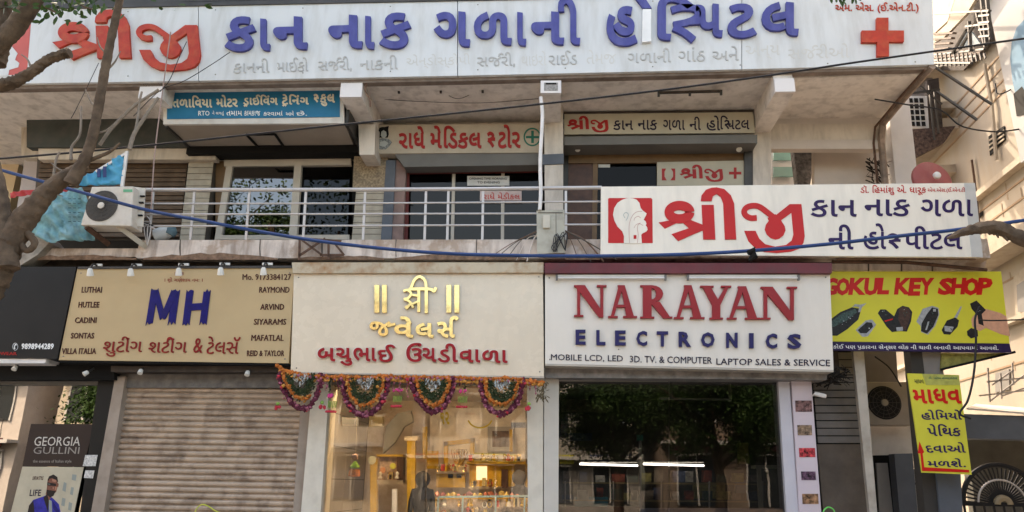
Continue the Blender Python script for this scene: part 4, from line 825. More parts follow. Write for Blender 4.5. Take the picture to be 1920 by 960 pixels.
for Y_, x0, x1, ys, n_ in ((3.05,876,984,(864,),16),(2.95,880,940,(911,),10),(3.15,820,872,(883,),9),(2.85,708,752,(898,),7),(3.2,842,880,(884,),5),(2.15,806,988,(950,966),26)):
    for k in range(n_):
        x = random.uniform(x0,x1); y = random.choice(ys); t = MB(); kind_ = random.random(); mm_ = random.choice([must, gold, gold, cream_in, mat('orn_red',(.5,.06,.05),.4), mat('orn_white',(.75,.7,.62),.4)])
        if kind_ < .4: t.lathe(P(x,y,Y_-.1), (0,0,1), [(0,.025),(.02,.04),(.05,.02),(.09,.035),(.12,.01)], 9)
        elif kind_ < .7: t.box(P(x,y,Y_-.1).x-.03, P(x,y,Y_-.1).x+.03, Y_-.14, Y_-.08, P(x,y,Y_-.1).z, P(x,y,Y_-.1).z+random.uniform(.06,.14))
        else: t.tube([P(x,y-4,Y_-.1)+Vector((.035*math.cos(a),0,.045*math.sin(a))) for a in [i*math.pi/5 for i in range(11)]], .008, 5)
        t.build('jewellery_piece', mm_, tray, True)
for x, y, w_, h_ in ((800,845,22,34),(792,800,9,60),(985,870,8,60),(955,805,6,42)): MB().rect(x,y,x+w_,y+h_,3.45,.05).build('gold_panel', must, mir)
for k in range(7): MB().tube(ppath([(846+k*5,842+k%2*2),(849+k*4,858+k%3*3),(860,876-k),(872-k*2,858),(876-k*4,842)], 3.28, 4), .007, 5).build('necklace', gold, mir, True)
# gold lettering on the glass
wgold = mat('glass_gold', (.55,.36,.04), .4)
tg = thing('window_lettering', 'mustard lettering stuck on the jeweller window', 'lettering', P(850,880,GY))
word('૧૨', 826,772,843,796, GY-.002, wgold, tg, bold=.03)
mb = MB(); ribbon_px([(900+24*math.cos(t), 780+22*math.sin(t), 0) for t in [i*math.pi/8 for i in range(1, 8)]], 3, lambda x,y:(x,y), GY-.01, .002, mb, 0); mb.build('arc', wgold, tg)
# hanging lucky charm
ch = thing('hanging_charm', 'orange and green tassel charm hanging at the left of the jeweller glass', 'charm', P(665,890,GY+.05))
MB().tube([P(670,760,GY+.08),P(667,850,GY+.08)],.003,4).build('string',cream_in,ch); MB().blob(P(666,857,GY+.08),.045,(1,1,1.2)).build('bead',mat('charm_pink',(.6,.35,.25),.6),ch)
MB().lathe(P(666,865,GY+.08),(0,0,-1),[(0,.02),(.07,.07),(.09,.06)],10).build('skirt',mat('charm_green',(.35,.55,.08),.6),ch); MB().lathe(P(665,880,GY+.08),(0,0,-1),[(0,.07),(.09,.085),(.1,.03)],10).build('tassel',mat('charm_orange',(.7,.22,.06),.6,var=.3,scale=60),ch)

# person in black inside the shop (skin figure)
def skin_person(base, H, m_cloth, m_skin, m_hair, label, face=0):
    s = H/1.72; J = {}
    def j(n, x, z, y=0): J[n] = Vector((x*s, y*s, z*s))
    j('pel',0,.95); j('waist',0,1.08); j('chest',0,1.30); j('neck',0,1.46); j('head',0,1.60,-.02); j('top',0,1.70)
    for sd_, k in ((-1,'l'),(1,'r')):
        j('sh'+k,.145*sd_,1.40); j('el'+k,.18*sd_,1.12,.02); j('wr'+k,.20*sd_,.90,-.10); j('ha'+k,.20*sd_,.82,-.14)
        j('hip'+k,.09*sd_,.90); j('kn'+k,.10*sd_,.50,-.02); j('an'+k,.10*sd_,.08,.02); j('toe'+k,.11*sd_,.04,-.16)
    names = list(J); E = [('pel','waist'),('waist','chest'),('chest','neck'),('neck','head'),('head','top')]
    for k in 'lr': E += [('chest','sh'+k),('sh'+k,'el'+k),('el'+k,'wr'+k),('wr'+k,'ha'+k),('pel','hip'+k),('hip'+k,'kn'+k),('kn'+k,'an'+k),('an'+k,'toe'+k)]
    Rr = dict(pel=.15,waist=.13,chest=.16,neck=.055,head=.095,top=.075)
    for k in 'lr': Rr.update({'sh'+k:.075,'el'+k:.045,'wr'+k:.032,'ha'+k:.035,'hip'+k:.10,'kn'+k:.062,'an'+k:.045,'toe'+k:.035})
    t = thing('person', label, 'person', base); t.rotation_euler.z = face
    me = bpy.data.meshes.new('body'); me.from_pydata([J[n_] for n_ in names], [(names.index(a), names.index(b)) for a, b in E], [])
    o = bpy.data.objects.new('body', me); COL.objects.link(o); o.parent = t; me.materials.append(m_cloth)
    sk_ = o.modifiers.new('skin', 'SKIN')
    for i, n_ in enumerate(names): me.skin_vertices[0].data[i].radius = (Rr[n_]*s, Rr[n_]*s*.75 if n_ in ('pel','waist','chest') else Rr[n_]*s); me.skin_vertices[0].data[i].use_root = (n_ == 'pel')
    o.modifiers.new('sub', 'SUBSURF').levels = 2; o.modifiers['sub'].render_levels = 2
    MB().blob(Vector(base)+Vector((0,-.035*s,1.60*s)), .10*s, (.82,.9,1.15), .02).build('face', m_skin, t, True)
    MB().lathe(Vector(base)+Vector((0,.02*s,1.60*s)), (0,.15,1), [(-.10,.06),(-.06,.10),(.0,.118),(.06,.11),(.10,.075),(.125,.02)], 14).build('hair', m_hair, t, True)
    for sx in (-1, 1): MB().blob(Vector(base)+Vector((sx*.085*s,0,1.59*s)), .022*s, (.6,1,1.4), .02).build('ear', m_skin, t, True)
    return t
hm = mat('black_hair', (.012,.01,.01), .5); cl = mat('black_clothes', (.015,.014,.015), .8); skn = mat('brown_skin', (.25,.13,.08), .55)
b_ = P(790,960,1.5); skin_person((b_.x,1.5,.15), 1.60, cl, skn, hm, 'person in black clothes standing inside the jeweller shop, back to the street', math.pi)
b_ = P(974,960,2.4); skin_person((b_.x,2.4,.15), 1.66, mat('dark_patterned_clothes', (.05,.045,.06), .8, var=1.2, scale=14), skn, mat('grey_hair', (.12,.11,.11), .6), 'person in dark patterned clothes at the right end of the jeweller counter', 2.4)

# ------------------------------------------------------------------ flower garland across the jeweller front
ga = thing('door_garland', 'orange and purple flower garland with four loops under the cream jeweller board', 'garland', P(780,770,GY-.3))
fo = mat('flower_orange', (.52,.15,.03), .8, var=.5, scale=25); fp = mat('flower_purple', (.13,.025,.045), .8, var=.5, scale=25); lf = mat('leaf_dark', (.03,.045,.015), .6, var=.5, scale=20); fo2 = mat('flower_marigold', (.55,.25,.06), .8, var=.5, scale=25); fpk2 = mat('flower_dusty_pink', (.38,.12,.16), .8, var=.5, scale=25); ti = mat('tinsel', (.45,.46,.42), .3, metal=.6, var=.6, scale=40)
fr_ = mat('flower_red', (.5,.04,.06), .7, var=.3); fpk = mat('flower_pink', (.60,.06,.22), .7); lg = mat('leaf_bright', (.22,.38,.08), .6)
random.seed(11); GYY = GY-.5
def rope(pts, r, m, step, Y=GYY, nm='flower_string'):
    mb = MB(); p = ppath(pts, Y, 14); acc = 0; last = None
    for q in p:
        if last is None or (q-last).length > step: mb.blob(q+Vector((random.uniform(-.01,.01), random.uniform(-.02,.02), random.uniform(-.01,.01))), r*random.uniform(.8,1.25), j=.3); last = q
    mb.build(nm, m, ga, kind='stuff')
def swag_leaf(mb, q, L_, wd):
    u = Vector((random.uniform(-1,1), random.uniform(-.6,.2), random.uniform(-1,.4))).normalized(); v = u.cross(Vector((0,1,.2))).normalized()*wd; mb.add([q, q+u*L_*.5+v, q+u*L_, q+u*L_*.5-v], [(0,1,2,3)])
rope([(520,686),(530,693),(548,699),(570,704),(600,707),(640,706),(680,708),(720,705),(760,707),(810,708),(860,707),(910,712),(960,710),(1018,718)], .03, fo, .022)
rope([(524,696),(560,710),(610,712),(660,713),(700,711),(760,714),(820,712),(880,716),(950,715),(1016,722)], .026, fo2, .03)
rope([(560,706),(640,710),(760,709),(880,711),(990,716)], .02, fpk2, .06, GYY-.03)
def petals(pts, m, n_, spread, nm, size=.03):
    mb = MB(); p = ppath(pts, GYY-.02, 14)
    for k in range(n_):
        q = random.choice(p)+Vector((random.gauss(0,spread), random.gauss(0,.02), random.gauss(0,spread))); mb.blob(q, size*random.uniform(.5,1.1), j=.4)
    mb.build(nm, m, ga, kind='stuff')
for i, (x0, x1, yb, y0, ti_) in enumerate([(523,605,768,700,5),(641,729,781,707,-4),(771,852,774,709,3),(900,984,779,711,-6)]):
    c = (x0+x1)/2; r_ = (x1-x0)/2; wob_ = [random.uniform(-2.5,2.5) for _ in range(11)]
    def U(k, yk): return [(c+ti_*math.sin(a)*.6+r_*k*math.cos(math.pi-a)*(1-.12*math.sin(a))+wob_[j]*.7, y0+(yk-y0)*math.sin(a)**.95+wob_[10-j]*.6*math.sin(a)) for j, a in enumerate([j*math.pi/10 for j in range(11)])]
    rope(U(1.0, yb), .029, fp, .02); rope(U(.93, yb-4), .027, fp, .024, GYY+.02); petals(U(.98, yb-2), fpk2, 26, .022, 'flower_string', .026); petals(U(1.0, yb), fr_, 9, .02, 'flower_string', .024)
    inner = U(.76, yb-(20 if i != 2 else 14)); 
    if i == 0: inner = inner[:8]
    rope(inner, .025, fo, .021, GYY-.03); petals(inner, fo2, 30, .02, 'flower_string', .024)
    mb = MB()
    for k in range(420):
        a = random.uniform(.02, math.pi-.02); rr = random.gauss(.54,.075); q = P(c+r_*rr*math.cos(a), y0+(yb-24-y0)*rr*1.55*math.sin(a)**.9, GYY-.02+random.uniform(-.02,.02)); swag_leaf(mb, q, .045, .011)
    mb.build('leaf_swag', lf, ga, kind='stuff')
    mb = MB()
    for k in range(60):
        x_ = random.uniform(-.34,.34)*r_; yy = y0+2+random.uniform(0, 25*(1-abs(x_)/r_*2)); q = P(c+x_, yy, GYY-.04)
        u = Vector((random.uniform(-.4,.4), random.uniform(-.5,.5), random.uniform(-1,1))).normalized()*.02; v = u.cross(Vector((0,1,.3))).normalized()*.005; mb.add([q-u-v, q+u-v, q+u+v, q-u+v], [(0,1,2,3)])
    mb.build('tinsel', ti, ga, kind='stuff')
for x in (612,618,634,738,750,764,862,872,884,993,1004): # loose hanging strands
    mb = MB(); L2 = random.uniform(14,40)
    for k in range(int(L2/3.2)): mb.blob(P(x+random.uniform(-1.2,1.2), 712+k*3.2, GYY+random.uniform(-.02,.02)), random.uniform(.008,.017), j=.4)
    mb.build('hanging_strand', random.choice([fp, fo2, lf, fpk2]), ga, kind='stuff')
for x, y in ((521,757),(604,755),(624,745),(746,735),(868,736),(992,757)):
    rd = MB(); q = P(x, y, GYY)
    if 700 < x < 900 or x == 624:
        for k in range(5): rd.blob(q+Vector((random.uniform(-.06,.06),0,.02+random.uniform(-.015,.015))), .022)
        rd.build('pink_flower', fpk, ga)
        rd = MB()
        for k in range(6): rd.add([q+Vector((-.055+.022*k,-.01,-.05)), q+Vector((-.046+.022*k,0,-.05)), q+Vector((-.050+.02*k,.01,-.13-.01*(k%2))), q+Vector((-.060+.02*k,0,-.13-.01*(k%2)))], [(0,1,2,3)])
        rd.build('green_tassel', lg, ga); rd = MB()
        for k in range(7): rd.blob(q+Vector((-.07+.02*k,0,-.19)), .02)
        rd.build('red_flower', fr_, ga)
    else:
        rd.blob(q, .028); rd.build('green_bud', lg, ga); rd = MB()
        for k in range(5): rd.blob(q+Vector((random.uniform(-.04,.04),0,-.06+random.uniform(-.02,.02))), .024)
        rd.build('red_flower', fr_, ga)
mb = MB()
for k in range(60):
    q = P(random.uniform(1004,1026), random.uniform(710,750), GYY+.0); u = Vector((random.uniform(-.5,.5), 0, random.uniform(-1,.2))).normalized()*.06; v = Vector((.012,.004,0)); mb.add([q, q+u*.5+v, q+u, q+u*.5-v], [(0,1,2,3)])
mb.build('dried_leaves', mat('dry_leaf', (.12,.09,.05), .8, var=.4), ga, kind='stuff')

# ------------------------------------------------------------------ electronics shop front
ef = thing('electronics_shopfront', 'wide dark glass electronics shop front with a lit tube inside', 'shop front', P(1255,960,GY))
galv = mat('galvanised_sheet', (.24,.22,.205), .45, metal=.3, var=.5, scale=7)
MB().poly([(1022,684),(1552,694),(1550,712),(1022,708)], GY-.3, .5).build('soffit_sheet', galv, ef)
MB().poly([(1046,708),(1475,710),(1475,716),(1046,714)], GY-.02, .1).build('head_frame', alu, ef)
MB().poly([(1459,711),(1480,711),(1498,975),(1476,975)], GY-.06, .3).build('white_jamb', mat('cool_white_jamb', (.55,.53,.56), .45, var=.06), ef)
ge_ = glass('electronics_glass', (.55,.55,.55), .62, .05)
MB().poly([(1046,714),(1254,714),(1254,975),(1046,975)], GY+.02, .012).build('glass_pane', ge_, ef); MB().poly([(1255,714),(1462,714),(1478,975),(1255,975)], GY+.022, .012).build('glass_pane', ge_, ef)
for a in ([(1256,706),(1261,706),(1261,748),(1256,748)],[(1366,710),(1371,710),(1372,752),(1367,752)],[(1236,745),(1372,747),(1372,751),(1236,749)]): MB().poly(a, GY+.2, .03).build('hanging_bracket', alu, ef)
ex0, ex1 = P(1040,800,GY).x, P(1500,800,GY).x; dk = mat('dim_room_wall', (.13,.12,.10), .8, var=.5, scale=2)
MB().box(ex0-.05, ex0, GY+.05, 3.6, .12, ROOMZ).build('room_wall', dk, ef); MB().box(ex1, ex1+.08, GY+.05, 3.6, .12, ROOMZ).build('room_wall', dk, ef)
MB().box(ex0, ex1, 3.5, 3.6, .12, ROOMZ).build('room_wall', dk, ef); MB().box(ex0, ex1, GY+.02, 3.6, ROOMZ, ROOMZ+.05).build('room_ceiling', dk, ef); MB().box(ex0, ex1, GY+.02, 3.6, .125, .15).build('room_floor', dk, ef)
for x0, x1, lb in ((1087,1196,'left lit white tube light inside the electronics shop'),(1206,1320,'right lit white tube light inside the electronics shop')):
    t = thing('lit_tube_light', lb, 'tube light', P(x0, 872, 1.6)); tm = mat('lit_tube', (.95,.97,1.0), .5, var=0, emit=3.2)
    MB().tube([P(x0,870,1.6), P(x1,873,1.6)], .014, 8).build('tube', tm, t, True); MB().rect(x0,866,x1,868,1.62,.04).build('batten', lampw, t)
MB().poly([(1194,815),(1206,815),(1206,826),(1194,826)], 1.3, .03).build('reflected_sign', mat('reflected_sign', (.1,.35,.25), .5), None, False, 'small green sign imitating a lamp post reflection in the electronics glass', 'tag')  # sign and post below imitate the glass reflection of a street lamp post
MB().tube([P(1200,826,1.32), P(1200,975,1.32)], .022, 7).build('reflected_post', alu, None, True, 'thin upright post imitating a street lamp post reflected in the electronics glass', 'pole')
rk = thing('display_rack', 'metal display rack with goods behind the electronics shop glass', 'rack', P(1200,960,1.8))
for x in (1060, 1150, 1240, 1330, 1430): MB().bar(P(x,902,1.8), P(x,985,1.8), .02, .02).build('post', alu, rk)
for y in (905, 938): MB().bar(P(1055,y,1.8), P(1435,y+3,1.8), .02, .02).build('rail', mat('gold_rail', (.3,.24,.12), .4, metal=.5), rk)
goods = [mat('goods%d' % i, c, .5, var=.5, scale=14) for i, c in enumerate([(.25,.2,.15),(.08,.1,.16),(.45,.42,.36),(.3,.08,.05),(.12,.16,.12),(.35,.3,.1)])]
random.seed(17)
for i in range(26):
    x = 1056+(i % 13)*29+random.uniform(-5,5); yb = 904 if i < 13 else 937; h_ = random.uniform(9,24); w_ = random.uniform(12,24)
    MB().rect(x, yb-h_, x+w_, yb, 1.86+random.uniform(0,.12), random.uniform(.1,.2)).build('boxed_goods', goods[i % 6], rk)
for x, y, w_, h_ in ((1052,738,85,34),(1052,790,28,22),(1060,812,50,14),(1385,830,55,40),(1300,905,60,30)): MB().rect(x, y, x+w_, y+h_, 3.3, .1).build('wall_display', goods[(x//7) % 6], rk)
MB().rect(1078,932,1140,958,1.9,.2).build('blue_box', mat('teal_box', (.04,.22,.27), .5, var=.3), None, False, 'teal box on the display rack in the electronics shop', 'box')
MB().rect(1380,900,1398,925,2.0,.1).build('grey_box', mat('blue_grey_box', (.16,.2,.24), .5), None, False, 'blue grey box on the rack at the right of the electronics shop', 'box')
MB().rect(1200,953,1480,985,GY+.10,.1).build('pale_counter', mat('lilac_white', (.55,.50,.55), .5), None, False, 'pale counter top at the foot of the electronics glass', 'counter')
MB().rect(1046,950,1199,985,GY+.10,.1).build('maroon_counter', maroon, None, False, 'dark maroon counter at the foot of the electronics glass', 'counter')
MB().rect(1418,872,1466,878,1.0,.3).build('shelf', mat('shelf_cream', (.5,.45,.33), .5), None, False, 'cream shelf board by the right jamb inside the electronics shop', 'shelf')
for a in ([(1452,750),(1462,745),(1470,890),(1460,892)],[(1420,876),(1427,876),(1433,985),(1425,985)]): MB().poly(a, 1.1, .05).build('display_stand', mat('shelf_cream', (.5,.45,.33), .5), None, False, 'cream upright of the display stand near the right jamb, '+('upper one' if a[0][1] < 800 else 'lower one'), 'stand')
# photo strip pillar
pp_ = thing('photo_strip_pillar', 'pale pink pillar strip with a column of small product photos', 'pillar', P(1515,960,GY-.1))
MB().poly([(1484,712),(1521,712),(1541,975),(1500,975)], GY-.1, .3).build('board', mat('strip_pink', (.62,.53,.56), .4, var=.05), pp_)
MB().poly([(1478,700),(1530,700),(1528,712),(1480,712)], GY-.15, .3).build('top_block', concrete, pp_)
for i, (x, y, w_, h_, c) in enumerate([(1491,751,31,21,(.25,.13,.12)),(1495,797,27,19,(.30,.20,.13)),(1498,840,30,17,(.60,.06,.07)),(1502,884,27,16,(.16,.08,.13)),(1504,926,30,19,(.36,.19,.10))]):
    MB().poly([(x,y),(x+w_,y),(x+w_+1,y+h_),(x+1,y+h_)], GY-.106, .005).build('product_photo', mat('photo%d' % i, c, .4, var=1.1, scale=22), pp_)
cc = thing('security_camera', 'small white security camera beside the photo strip', 'camera', P(1540,742,GY-.2))
MB().lathe(P(1528,738,GY-.2), (1,-.5,-.35), [(0,.028),(.10,.03),(.14,.026),(.145,.02)], 12).build('body', pvc, cc, True); MB().tube([P(1528,738,GY-.2), P(1524,742,GY-.1)], .012, 6).build('arm', pvc, cc)

# ------------------------------------------------------------------ balcony railing
RY = .02
rl = thing('balcony_railing', 'steel balcony railing with four long rails above the stained slab', 'railing', P(690,447,RY))
def rtube(pts, r, nm, m=steel, par=rl, Y=RY): MB().tube(ppath(pts, Y, 3) if len(pts) > 2 else [P(*p, Y) for p in pts], r, 8).build(nm, m, par, True)
rtube([(248,356),(700,355.5),(1128,352)], .03, 'handrail')
for a, b, c in ((382,381,378),(402,401,400),(424,423,421)): rtube([(255,a),(700,b),(1128,c)], .014, 'rail')
for x in (287,364,467,573,684,798,840,905,1060): MB().bar(P(x+1,358,RY+.01), P(x-(960-x)*.012,450,RY+.01), .035, .02).build('post', steel, rl)
# meter cabinet and white conduit on the front pillar
mc_ = thing('meter_cabinet', 'pale green-grey meter cabinet fixed to the front pillar at rail height', 'cabinet', P(1032,480,.0))
MB().poly([(1006,395),(1058,393),(1060,474),(1007,476)], -.02, .2).build('body', mat('cabinet_cream', (.42,.40,.33), .6, var=.15, dirt=(.2,.17,.13), dirt_amt=.5), mc_)
MB().rect(1018,403,1031,427,-.05,.03).build('meter', mat('meter_cream', (.5,.46,.38), .5), mc_); MB().rect(1009,398,1055,399.5,-.025,.006).build('door_edge', joint, mc_); MB().rect(1042,399,1043,470,-.024,.005).build('door_edge', joint, mc_)
MB().tube(ppath([(1014,182),(1017,220),(1013,300),(1014,360),(1012,394)], -.03, 5), [.028]*21, 8).build('conduit_pipe', pvc, None, True, 'white conduit pipe running down the front pillar to the meter cabinet', 'pipe')
ml_ = thing('junction_box', 'white junction box on the pillar top under the big signboard', 'box', P(1032,174,-.1))
MB().rect(1014,151,1051,174,-.09,.02).build('case', white_cap, ml_); MB().rect(1020,155,1046,170,-.095,.006).build('window', mat('grey_window', (.30,.28,.26), .5, var=.4, scale=30), ml_); MB().rect(1023,155,1043,158,-.10,.005).build('dark_slot', blackmatt, ml_)
# loose cables falling from the cabinet
random.seed(5); cb = mat('brown_cable', (.16,.09,.06), .7, var=.3); ck = mat('black_cable', (.018,.017,.018), .5)
lc = thing('cable_bundle', 'bundle of loose brown and grey cables spreading from the meter cabinet', 'cables', P(1030,480,.0))
for i in range(9):
    s_ = -1 if i < 5 else 1; x1 = 1008-(20+i*20) if s_ < 0 else 1060+(i-4)*24
    MB().tube(ppath([(1008 if s_ < 0 else 1060, 430+random.uniform(0,12)), ((1008+x1)/2 if s_ < 0 else (1060+x1)/2, 452+random.uniform(-4,6)), (x1, 489+random.uniform(-3,2))], .04-.01*i, 5), random.choice([.006,.009,.012]), 5).build('cable', random.choice([cb, joint, slab_m]), lc, True)
for i in range(6): MB().tube(ppath([(1042+random.uniform(-5,4),472),(1036+random.uniform(-8,22),455+random.uniform(-6,6)),(1050+random.uniform(-12,14),440+random.uniform(-6,6)),(1060,470)], -.06, 5), .006, 5).build('cable', ck, lc, True)
# angle-iron truss under the rail
tr_ = thing('iron_bracket_frame', 'rusty angle iron bracket frame under the balcony rail above the board joint', 'bracket', P(600,486,.02))
for a, b in (((562,445),(561,488)),((562,447),(606,480)),((560,480),(610,447)),((600,478),(645,478)),((622,450),(645,478)),((616,450),(616,487)),((562,447),(640,452))): MB().bar(P(*a,.02), P(*b,.02), .03, .02).build('angle_bar', rust, tr_)

# ------------------------------------------------------------------ air-conditioner units
def ac_unit(lb, q, Y, body, grille, cx, cy, r, side=None, logo=None, depth=.3):
    t = thing('air_conditioner_unit', lb, 'air conditioner', P((q[0][0]+q[2][0])/2, q[2][1], Y+depth/2)); MB().poly(q, Y, depth).build('casing', body, t, bevel=.012)
    c = P(cx, cy, Y-.004); R_ = (P(cx+r, cy, Y)-P(cx, cy, Y)).length
    MB().lathe(c, (0,-1,0), [(0,R_),(.004,R_*.99),(.006,R_*.9)], 32).build('fan_recess', grille, t, True)
    mb = MB(); 
    for k in range(4):
        rr = R_*(.25+.22*k); mb.tube([c+Vector((rr*math.cos(a), -.02, rr*math.sin(a))) for a in [i*math.pi/12 for i in range(25)]], .0035, 5)
    for k in range(14): a = k*math.pi/7; mb.tube([c+Vector((R_*.2*math.cos(a), -.02, R_*.2*math.sin(a))), c+Vector((R_*.95*math.cos(a), -.02, R_*.95*math.sin(a)))], .0035, 4)
    mb.build('grille_wires', darkmetal, t); MB().lathe(c, (0,-1,0), [(.005,R_*.2),(.028,R_*.2),(.034,R_*.12)], 18).build('fan_hub', body, t, True)
    return t
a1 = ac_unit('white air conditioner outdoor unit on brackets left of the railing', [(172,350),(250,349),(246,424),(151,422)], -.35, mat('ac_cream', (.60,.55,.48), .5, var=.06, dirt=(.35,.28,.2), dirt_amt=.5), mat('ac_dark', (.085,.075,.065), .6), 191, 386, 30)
MB().poly([(251,350),(272,353),(268,425),(247,424)], -.2, .02).build('side_grille', mat('ac_cream', (.6,.55,.48), .5), a1)
for x, y in ((262,366),(260,378),(259,390),(258,402)): MB().rect(x,y,x+8,y+2.5,-.23,.03).build('louvre', blackmatt, a1)
MB().rect(231,355,248,360,-.356,.005).build('green_badge', mat('badge_green', (.12,.38,.22), .5), a1)
MB().bar(P(222,424,-.3), P(274,463,.09), .07, .05).build('bracket', mat('bracket_cream', (.5,.46,.38), .6, dirt=(.25,.15,.08), dirt_amt=.5), a1); MB().bar(P(162,426,-.3), P(204,458,.09), .07, .05).build('bracket', rust, a1)
for k in range(5): MB().tube(ppath([(262,415),(275+k*4,405+k*6),(283-k*3,425),(276,460)], .0, 4), .009, 5).build('pipe', ck if k % 2 else steel, a1, True)
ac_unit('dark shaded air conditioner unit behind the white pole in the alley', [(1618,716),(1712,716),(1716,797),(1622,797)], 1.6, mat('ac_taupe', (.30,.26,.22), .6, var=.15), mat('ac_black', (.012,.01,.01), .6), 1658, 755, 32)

# white water jug on the slab
jg = thing('plastic_jug', 'white plastic jug with blue grey cap lying on the balcony slab', 'jug', P(312,446,.25))
MB().lathe(P(304,438,.25), (.9,.1,.35), [(-.12,.06),(-.10,.10),(.05,.11),(.13,.09),(.15,.05)], 14).build('body', mat('jug_white', (.55,.58,.58), .4), jg, True); MB().lathe(P(322,432,.25), (.3,.1,1), [(-.08,.08),(.0,.09),(.05,.05),(.08,.02)], 12).build('cap', mat('jug_blue', (.10,.17,.2), .5), jg, True)

# ------------------------------------------------------------------ torn blue banner and flag on the left
def cloth(name, outline, Y, m, amp, label, cat, parent=None, seed=1, wave=3.0):
    pts = [P(x, y, Y) for x, y in outline]; bm = bmesh.new(); vs = [bm.verts.new(p) for p in pts]
    bm.faces.new(vs); bmesh.ops.triangulate(bm, faces=bm.faces)
    for _ in range(6): bmesh.ops.subdivide_edges(bm, edges=[e for e in bm.edges if e.calc_length() > .035], cuts=1, use_grid_fill=True)
    bmesh.ops.triangulate(bm, faces=bm.faces)
    from mathutils import noise
    for v in bm.verts:
        k = noise.noise(Vector((v.co.x*wave+seed, v.co.z*wave, seed))); k2 = noise.noise(Vector((v.co.x*wave*3, v.co.z*wave*2+seed, 4))); k3 = 1-abs(noise.noise(Vector(((v.co.x*.8+v.co.z*.6)*wave*3.2, (v.co.z*.8-v.co.x*.5)*wave*1.2, seed+9)))*2); v.co += Vector((k3*amp*.1, k*amp+k2*amp*.5-k3*k3*amp*.8, k2*amp*.15))
    me = bpy.data.meshes.new(name); bm.to_mesh(me); bm.free(); me.materials.append(m); me.polygons.foreach_set('use_smooth', [True]*len(me.polygons))
    c = sum(pts, Vector())/len(pts); me.transform(Matrix.Translation(-(base_of(parent) if parent else c))); o = bpy.data.objects.new(name, me); COL.objects.link(o)
    if parent: o.parent = parent
    else: o.location = c
    so_ = o.modifiers.new('thick', 'SOLIDIFY'); so_.thickness = .004
    return props(o, label, cat)
cy = mat('banner_cyan', (.17,.36,.39), .55, var=.35, scale=9, dirt=(.30,.40,.40), dirt_amt=.5); cb2 = mat('flag_blue', (.06,.34,.52), .5, var=.2, scale=3)
bn = thing('torn_banner', 'crumpled torn cyan banner draped below the flag left of the air conditioner', 'banner', P(90,455,-.05))
cloth('banner_sheet', [(22,410),(70,372),(110,362),(160,355),(165,380),(155,425),(178,450),(90,456),(55,432),(38,424)], -.08, cy, .10, None, None, bn, 2)
mb = MB()
for r in range(6):
    for c in range(3): mb.rect(128+c*9, 372+r*8.5, 133+c*9, 373.5+r*8.5, -.17, .004)
mb.build('print_marks', mat('banner_print', (.05,.12,.14), .6), bn)
cloth('red_strip', [(18,362),(95,352),(130,354),(128,361),(60,366),(20,372)], -.06, mat('banner_red', (.42,.04,.04), .5), .05, None, None, bn, 5)
fl = thing('blue_flag_banner', 'triangular blue banner with white border hanging above the air conditioner', 'banner', P(200,350,.0))
cloth('sheet', [(138,350),(178,322),(236,288),(231,347),(165,349)], .0, cb2, .07, None, None, fl, 3)
MB().bar(P(238,284,-.03), P(229,350,-.03), .045, .03).build('white_border', pvc, fl); MB().bar(P(238,286,-.02), P(180,322,-.02), .04, .02).build('white_border', pvc, fl)
for x in (182, 193): MB().rect(x,312+ (193-x)*.4,x+6,332,-.06,.01).build('print_mark', mat('flag_navy', (.03,.05,.15), .5), fl)
# broken plaster lump at the slab end
lump = MB()
pl = [P(12,445,-.0),P(80,440,-.0),P(92,455,0),P(70,478,0),P(10,515,0),P(-20,515,0),P(-20,460,0)]
lump.prism(pl, (0,.4,0)); lump.build('slab_end_block', mat('plaster_dirty', (.36,.32,.27), .9, var=.3, scale=5, bump=.5, dirt=(.1,.08,.06), dirt_amt=.7), None, False, 'dirty plaster block at the left end of the balcony slab', 'block')

# ------------------------------------------------------------------ ceiling fittings
def batten(lb, x0, y0, x1, y1, Y, m=dark_soffit):
    t = thing('ceiling_batten', lb, 'light fitting', P((x0+x1)/2, y0, Y), 'old light battens under the soffit')
    MB().bar(P(x0,y0,Y), P(x1,y1,Y), .03, .04).build('batten', m, t)
    for x, y in ((x0,y0),(x1,y1),((x0+x1)/2,(y0+y1)/2)): MB().bar(P(x,y-2,Y), P(x,y+7,Y), .035, .03).build('holder', darkmetal, t)
batten('dark light batten under the soffit at the far left behind the branches', 55,170,203,168,.35); batten('light batten under the soffit above the hospital name board', 1235,174,1352,171,.35); batten('bare thin batten under the soffit above the medical store sign', 748,168,905,167,.35)
wr = thing('ceiling_wiring', 'thin loose wiring clipped along the soffit over the medical store sign', 'wiring', P(860,190,.5))
MB().tube(ppath([(690,150),(684,168),(693,186),(694,200)], -.03, 5), .012, 5).build('wire', cb, wr, True); MB().tube(ppath([(700,185),(780,190),(900,193),(1010,185)], .6, 5), .005, 4).build('wire', ck, wr, True); MB().tube(ppath([(835,176),(860,185),(900,172),(972,164)], .5, 5), .005, 4).build('wire', ck, wr, True)

